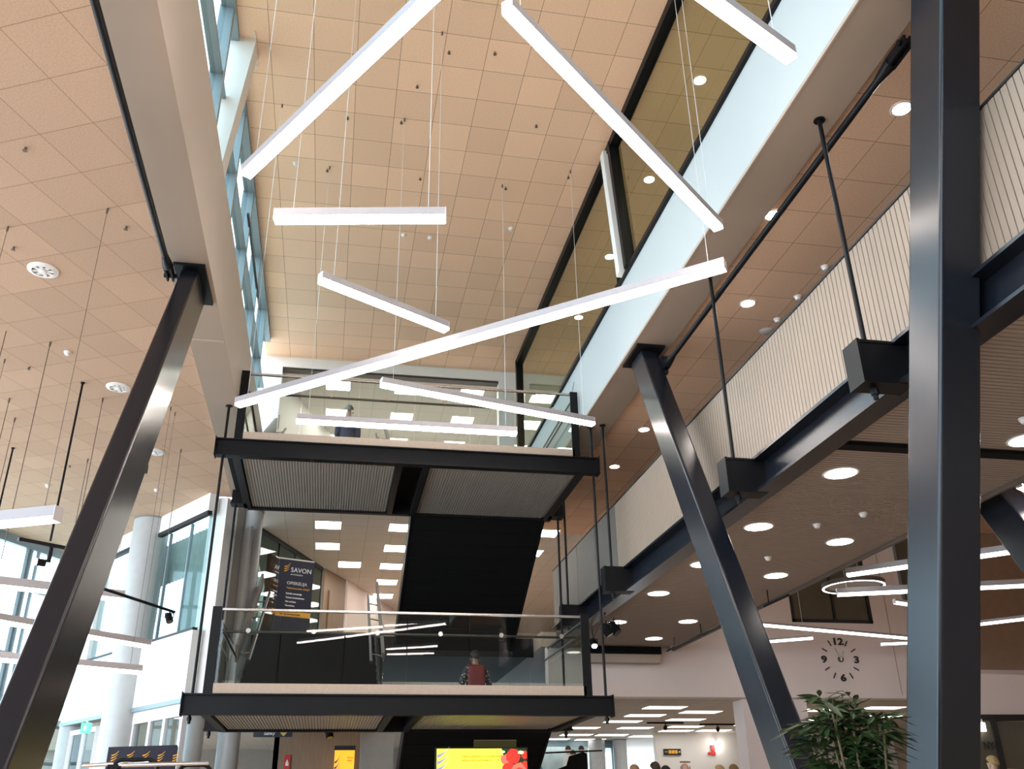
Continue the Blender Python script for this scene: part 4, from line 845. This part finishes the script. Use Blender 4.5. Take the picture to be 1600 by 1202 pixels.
# ================================================================= PEOPLE
def skin_obj(name, verts, edges, radii, m, parent, off=(0,0,0), levels=2, root=0):
    o_ = Vector((0,0,0)); p = parent
    while p is not None: o_ += p.location; p = p.parent
    me = bpy.data.meshes.new(name); me.from_pydata([Vector(v)-o_ for v in verts], edges, []); me.materials.append(m)
    o = bpy.data.objects.new(name, me); COL.objects.link(o); o.parent = parent
    sk = o.modifiers.new('skin','SKIN'); sk.use_smooth_shade = True
    for i, r in enumerate(radii):
        r = r if isinstance(r, tuple) else (r, r); me.skin_vertices[0].data[i].radius = r
    me.skin_vertices[0].data[root].use_root = True
    sb = o.modifiers.new('sub','SUBSURF'); sb.levels = levels; sb.render_levels = levels
    return o
SK = {}
def skinm(c):
    if c not in SK: SK[c] = mat('skin_%d' % len(SK), c, 0.5, var=0.05)
    return SK[c]
def person(label, loc, face, height, skin, hair, shirt, pants, bald=False, stride=0.0, arms=0.06, short_sleeve=False, name='person'):
    """face: direction the person faces (angle in the ground plane)"""
    k = height/1.75; X, Y, Z = loc; c, s = math.cos(face-math.pi/2), math.sin(face-math.pi/2)
    def P(x, y, z): x, y, z = x*k, y*k, z*k; return (X+x*c-y*s, Y+x*s+y*c, Z+z)
    t = thing(name, label, 'person', loc)
    V = []; E = []; R = []
    def add(p, r, parent=None):
        V.append(P(*p)); R.append((r*k, r*k) if not isinstance(r, tuple) else (r[0]*k, r[1]*k))
        if parent is not None: E.append((parent, len(V)-1))
        return len(V)-1
    pel = add((0,0,0.95), 0.13); wst = add((0,0,1.10), 0.12, pel); chs = add((0,0.01,1.30), 0.135, wst); nb_ = add((0,0,1.44), 0.075, chs)
    nk = add((0,0.01,1.51), 0.052, nb_); hd = add((0,0.025,1.60), 0.078, nk); ht = add((0,0.015,1.68), 0.072, hd)
    nose = add((0,0.115,1.605), 0.012, hd)
    arm_v = {}
    for sg in (-1, 1):
        sh = add((sg*0.175,0,1.40), 0.058, nb_); el = add((sg*(0.215+arms),-0.02,1.14), 0.043, sh); wr_ = add((sg*(0.22+arms),0.08,0.90), 0.028, el)
        pm_ = add((sg*(0.22+arms),0.11,0.83), 0.030, wr_); arm_v[sg] = (sh, el, wr_)
        for q, (fx, fy, ln) in enumerate(((-0.026,0.030,0.070),(-0.009,0.034,0.080),(0.009,0.032,0.074),(0.026,0.024,0.058))):
            a_ = add((sg*(0.22+arms)+fx*0.8,0.115+0.012,0.79), 0.0095, pm_); add((sg*(0.22+arms)+fx,0.12+fy,0.79-ln), 0.0080, a_)
        th = add((sg*(0.22+arms)-sg*0.035,0.135,0.82), 0.011, pm_); add((sg*(0.22+arms)-sg*0.045,0.16,0.785), 0.009, th)
        hp_ = add((sg*0.09,0,0.88), 0.095, pel); st = stride*sg
        kn = add((sg*0.095,0.04+st*0.5,0.49), 0.060, hp_); an = add((sg*0.095,-0.02+st,0.09+max(0,-st)*0.15), 0.038, kn); add((sg*0.10,0.12+st,0.035+max(0,-st)*0.05), 0.033, an)
    skin_obj('body', V, E, R, skinm(skin), t)
    # ears and eyes
    ear = MB()
    for sg in (-1,1): e_ = P(sg*0.082,0.015,1.60); ear.sphere(e_, 0.014*k, 0.022*k, 0.032*k, 8, 6)
    obj('ears', ear, skinm(skin), t, smooth=True)
    eyes = MB()
    for sg in (-1,1): eyes.sphere(P(sg*0.030,0.095,1.615), 0.010*k, 0.010*k, 0.008*k, 8, 6)
    obj('eyes', eyes, M['ink'], t, smooth=True)
    obj('mouth', MB().sphere(P(0,0.098,1.555), 0.022*k, 0.008*k, 0.006*k, 8, 6), M['red'], t, smooth=True)
    # hair: a cap around the back and top of the skull
    hm = MB(); hc = P(0,0.0,1.645)
    nu, nv = 18, 9; vs = []; fs_ = []
    for j in range(nv+1):
        for i in range(nu):
            a = 2*math.pi*i/nu; back = 0.5-0.5*math.sin(a)   # 1 at the back
            low = (0.62 if not bald else 0.0)+1.35*back*(1.0 if not bald else 0.9)
            th0 = 0.0 if not bald else 1.0+0.2*back
            tt = th0+(max(low, th0+0.15)-th0)*j/nv
            vs.append(P(0.092*math.sin(tt)*math.cos(a), 0.008+0.108*math.sin(tt)*math.sin(a), 1.650+0.112*math.cos(tt)))
    for j in range(nv):
        for i in range(nu): fs_.append((j*nu+i,(j+1)*nu+i,(j+1)*nu+(i+1)%nu,j*nu+(i+1)%nu))
    hm.add(vs, fs_); ho = obj('hair', hm, mat('hair', hair, 0.6, var=0.3, scale=60), t, smooth=True)
    sd = ho.modifiers.new('solid','SOLIDIFY'); sd.thickness = 0.012; sd.offset = 1
    # clothes
    V = []; E = []; R = []
    a0 = add((0,0,0.90), (0.185,0.135)); a1 = add((0,0,1.10), (0.185,0.130), a0); a2 = add((0,0.005,1.30), (0.205,0.140), a1); a3 = add((0,0,1.43), 0.092, a2)
    for sg in (-1,1):
        b1 = add((sg*0.18,0,1.40), 0.078, a3); b2 = add((sg*(0.215+arms),-0.02,1.14), 0.060, b1)
        if not short_sleeve: add((sg*(0.22+arms),0.07,0.92), 0.044, b2)
    skin_obj('shirt', V, E, R, shirt, t)
    V = []; E = []; R = []
    a0 = add((0,0,0.97), (0.155,0.125))
    for sg in (-1,1):
        st = stride*sg; b1 = add((sg*0.092,0,0.84), 0.110, a0); b2 = add((sg*0.095,0.04+st*0.5,0.49), 0.078, b1); add((sg*0.095,-0.02+st,0.10+max(0,-st)*0.15), 0.062, b2)
    skin_obj('trousers', V, E, R, pants, t)
    sho = MB()
    for sg in (-1,1):
        st = stride*sg; q = P(sg*0.10,0.05+st,0.045+max(0,-st)*0.05); sho.sphere(q, 0.06*k, 0.06*k+0.08*k*abs(c), 0.045*k, 12, 8)
    obj('shoes', sho, M['ink'], t, smooth=True)
    return t
navyshirt = mat('navy_shirt', (0.035,0.045,0.10), 0.8, var=0.1); darktr = mat('dark_trousers', (0.02,0.02,0.025), 0.8, var=0.1); jeans = mat('blue_jeans', (0.05,0.08,0.16), 0.8, var=0.1)
fl = bpy.data.materials.new('floral_shirt'); fl.use_nodes = True
_n = fl.node_tree; _b = _n.nodes['Principled BSDF']; _v = _n.nodes.new('ShaderNodeTexVoronoi'); _v.inputs['Scale'].default_value = 26; _r = _n.nodes.new('ShaderNodeValToRGB'); _t = _n.nodes.new('ShaderNodeTexCoord')
_n.links.new(_t.outputs['Object'], _v.inputs['Vector']); _n.links.new(_v.outputs['Distance'], _r.inputs[0]); _n.links.new(_r.outputs[0], _b.inputs['Base Color']); _r.color_ramp.elements[0].color = (0.75,0.7,0.62,1); _r.color_ramp.elements[1].color = (0.03,0.03,0.04,1); _r.color_ramp.elements[0].position = 0.22; _r.color_ramp.elements[1].position = 0.34
_b.inputs['Roughness'].default_value = 0.8
person('person in dark floral shirt wearing a backpack, seen through the lower landing glass', (2.62,17.33,1.109), math.radians(93), 1.72, (0.30,0.17,0.11), (0.02,0.015,0.01), fl, darktr, stride=0.10, arms=0.05)
bx, by, bz = 2.60, 17.15, 1.109
bp = thing('backpack', 'dark red backpack with a round badge on the back of the floral shirt', 'backpack', (bx,by,bz+1.0))
rk = mat('dark_red_backpack', (0.16,0.015,0.015), 0.7, var=0.1)
obj('bag', MB().obox((bx+0.01,by-0.05,bz+1.00),(bx+0.01,by-0.05,bz+1.44),0.30,0.17,up=(0,1,0)), rk, bp, bevel=0.05)
obj('front_pocket', MB().obox((bx+0.01,by-0.16,bz+1.02),(bx+0.01,by-0.16,bz+1.22),0.24,0.06,up=(0,1,0)), rk, bp, bevel=0.02)
obj('badge', MB().lathe((0,0,0), [(0.026,0),(0.040,0),(0.040,0.006),(0.026,0.006),(0.026,0)], 20), M['whiteink'], bp)
bo = bp.children[-1]; bo.rotation_euler = (math.radians(90),0,0); bo.location = (-0.01,-0.150,0.30)
for me_v in bo.data.vertices: me_v.co += bp.location
obj('strap', MB().tube([(bx-0.10,by-0.02,bz+1.40),(bx-0.11,by+0.12,bz+1.47),(bx-0.12,by+0.30,bz+1.42)],0.02,8).tube([(bx+0.11,by-0.02,bz+1.40),(bx+0.13,by+0.12,bz+1.47),(bx+0.14,by+0.30,bz+1.42)],0.02,8), rk, bp, smooth=True)
person('grey haired person in navy shirt walking up the top stairs, behind the upper landing glass', (0.02,17.75,5.41+0.172*4), math.radians(92), 1.74, (0.55,0.33,0.25), (0.22,0.20,0.18), navyshirt, darktr, stride=0.10, arms=0.0)
# ground hall crowd: only heads reach into the picture
crowd = [((5.05,9.55),1.72,True,(0.62,0.36,0.28),(0.12,0.07,0.04),'bald person standing among the crowd under the far hall panels'),
         ((6.38,13.8),1.66,False,(0.55,0.33,0.25),(0.06,0.03,0.02),'brown haired person left of the bald one in the ground hall'),
         ((5.95,13.6),1.60,False,(0.60,0.36,0.28),(0.45,0.28,0.15),'ginger haired person farthest left of the heads by the far window'),
         ((7.0,14.6),1.50,False,(0.5,0.3,0.22),(0.02,0.015,0.01),'dark haired person low between two other heads in the ground hall'),
         ((7.75,13.6),1.60,False,(0.62,0.40,0.30),(0.50,0.33,0.14),'blond person beside the pink pier left of the leaning column'),
         ((7.95,13.3),1.63,False,(0.62,0.40,0.30),(0.10,0.06,0.03),'person with hair up at the edge of the pink pier')]
import colorsys
def place_head(px_x, px_y, hgt, yy):
    R3 = _camrot(); r = R3 @ Vector((px_x-800, -(px_y-601), -1430)).normalized(); tpar = yy/r.y
    return r*tpar
heads = [(1070,1186,True,(0.62,0.36,0.28),(0.30,0.15,0.08),'bald person standing in the ground hall below the restroom sign',16.6,jeans),
         (1023,1192,False,(0.55,0.33,0.25),(0.06,0.03,0.02),'brown haired person left of the bald one in the ground hall',17.2,darktr),
         (991,1196,False,(0.60,0.36,0.28),(0.38,0.20,0.09),'ginger haired person in front of the bright far window',17.0,darktr),
         (1040,1198,False,(0.5,0.3,0.22),(0.02,0.015,0.01),'dark haired person low between two other heads in the ground hall',18.4,darktr),
         (1124,1197,False,(0.62,0.40,0.30),(0.50,0.33,0.14),'blond person right of the bald one near the pink pier',17.2,jeans),
         (1146,1196,False,(0.62,0.40,0.30),(0.25,0.13,0.05),'person with light brown hair at the edge of the pink pier',17.9,darktr),
         (1549,1183,False,(0.62,0.40,0.30),(0.36,0.25,0.10),'blond person in front of the dark glass front at far right',13.4,darktr),
         (1583,1198,True,(0.62,0.32,0.25),(0.3,0.2,0.1),'bald person at the bottom right corner of the picture',12.6,darktr)]
shirts = [mat('crowd_shirt_%d' % i, c, 0.8, var=0.08) for i, c in enumerate(((0.03,0.03,0.04),(0.05,0.05,0.06),(0.3,0.3,0.32),(0.10,0.05,0.05),(0.4,0.38,0.35),(0.06,0.08,0.12),(0.12,0.10,0.08),(0.05,0.05,0.08)))]
for i, (hx, hy, bald, sk_, hc_, lab, yy, tr_) in enumerate(heads):
    p = place_head(hx, hy, 1.7, yy); person(lab, (p.x,p.y,FZ), math.radians(85+i*7%30), (p.z-FZ)+0.0, sk_, hc_, shirts[i], tr_, bald=bald, arms=0.04)
# big wall picture of people with a black screen in front
mu = thing('photo_mural', 'bright wall picture of seated people behind the black screen in the ground hall', 'mural', (6.6,29.5,FZ))
obj('print', MB().box(5.75,7.98,29.5,29.55,FZ,1.98), mat('mural_light_blue', (0.55,0.72,0.74), 0.6, var=0.25, scale=2), mu)
cols = [mat('mural_tone_%d' % i, c, 0.7, var=0.1) for i, c in enumerate(((0.75,0.74,0.72),(0.02,0.02,0.03),(0.10,0.25,0.45),(0.60,0.38,0.28),(0.65,0.60,0.42)))]
rr = random.Random(3)
for i, x in enumerate((5.95,6.15,6.35,7.35,7.5,7.63,7.77)):
    z = 1.86-0.13*(i%3)
    obj('printed_torso', poly_mb([(-0.16,-0.7),(-0.19,-0.25),(-0.10,-0.10),(0.10,-0.10),(0.19,-0.25),(0.16,-0.7)], (x,29.49-0.004*i,z), R_, U_, 0.002), cols[(0,1,2,0,1,0,4)[i]], mu)
    obj('printed_head', poly_mb([(0.085*math.cos(a*math.pi/6),0.11*math.sin(a*math.pi/6)) for a in range(12)], (x,29.485-0.004*i,z+0.02), R_, U_, 0.002), cols[3], mu)
    obj('printed_hair', poly_mb([(0.095*math.cos(a*math.pi/8),0.12*math.sin(a*math.pi/8)) for a in range(9)], (x,29.482-0.004*i,z+0.04), R_, U_, 0.002), cols[1], mu)
bs = thing('black_screen', 'black fabric screen in front of the bright wall picture', 'screen', (6.0,24.5,FZ))
obj('fabric', poly_mb([(0,0),(0.85,0),(0.85,2.28),(0.75,2.32),(0.38,2.22),(0.30,2.0),(0.0,1.9)], (5.75,24.5,FZ), R_, U_, 0.04), M['matblack'], bs)
obj('cross_bar', MB().tube([(5.5,24.45,1.50),(7.0,24.45,1.55)],0.02,8), M['black'], bs, smooth=True)
for x in (5.8,6.55): obj('foot', MB().box(x-0.03,x+0.03,24.2,24.8,FZ,FZ+0.04), M['black'], bs)
for x, y, l in ((8.6,24.0,'small black track spotlight under the low hall ceiling, left one'), (10.2,24.4,'small black track spotlight under the low hall ceiling, right one')):
    t = thing('track_spotlight', l, 'spotlight', (x,y,2.2)); obj('track_bar', MB().box(x-0.5,x+0.5,y-0.015,y+0.015,2.16,2.2), M['black'], t); obj('lamp_head', MB().tube([(x,y,2.16),(x,y,2.10)],0.015,8).tube([(x-0.03,y-0.06,2.04),(x+0.02,y+0.05,2.09)],0.05,14), M['black'], t, smooth=True)
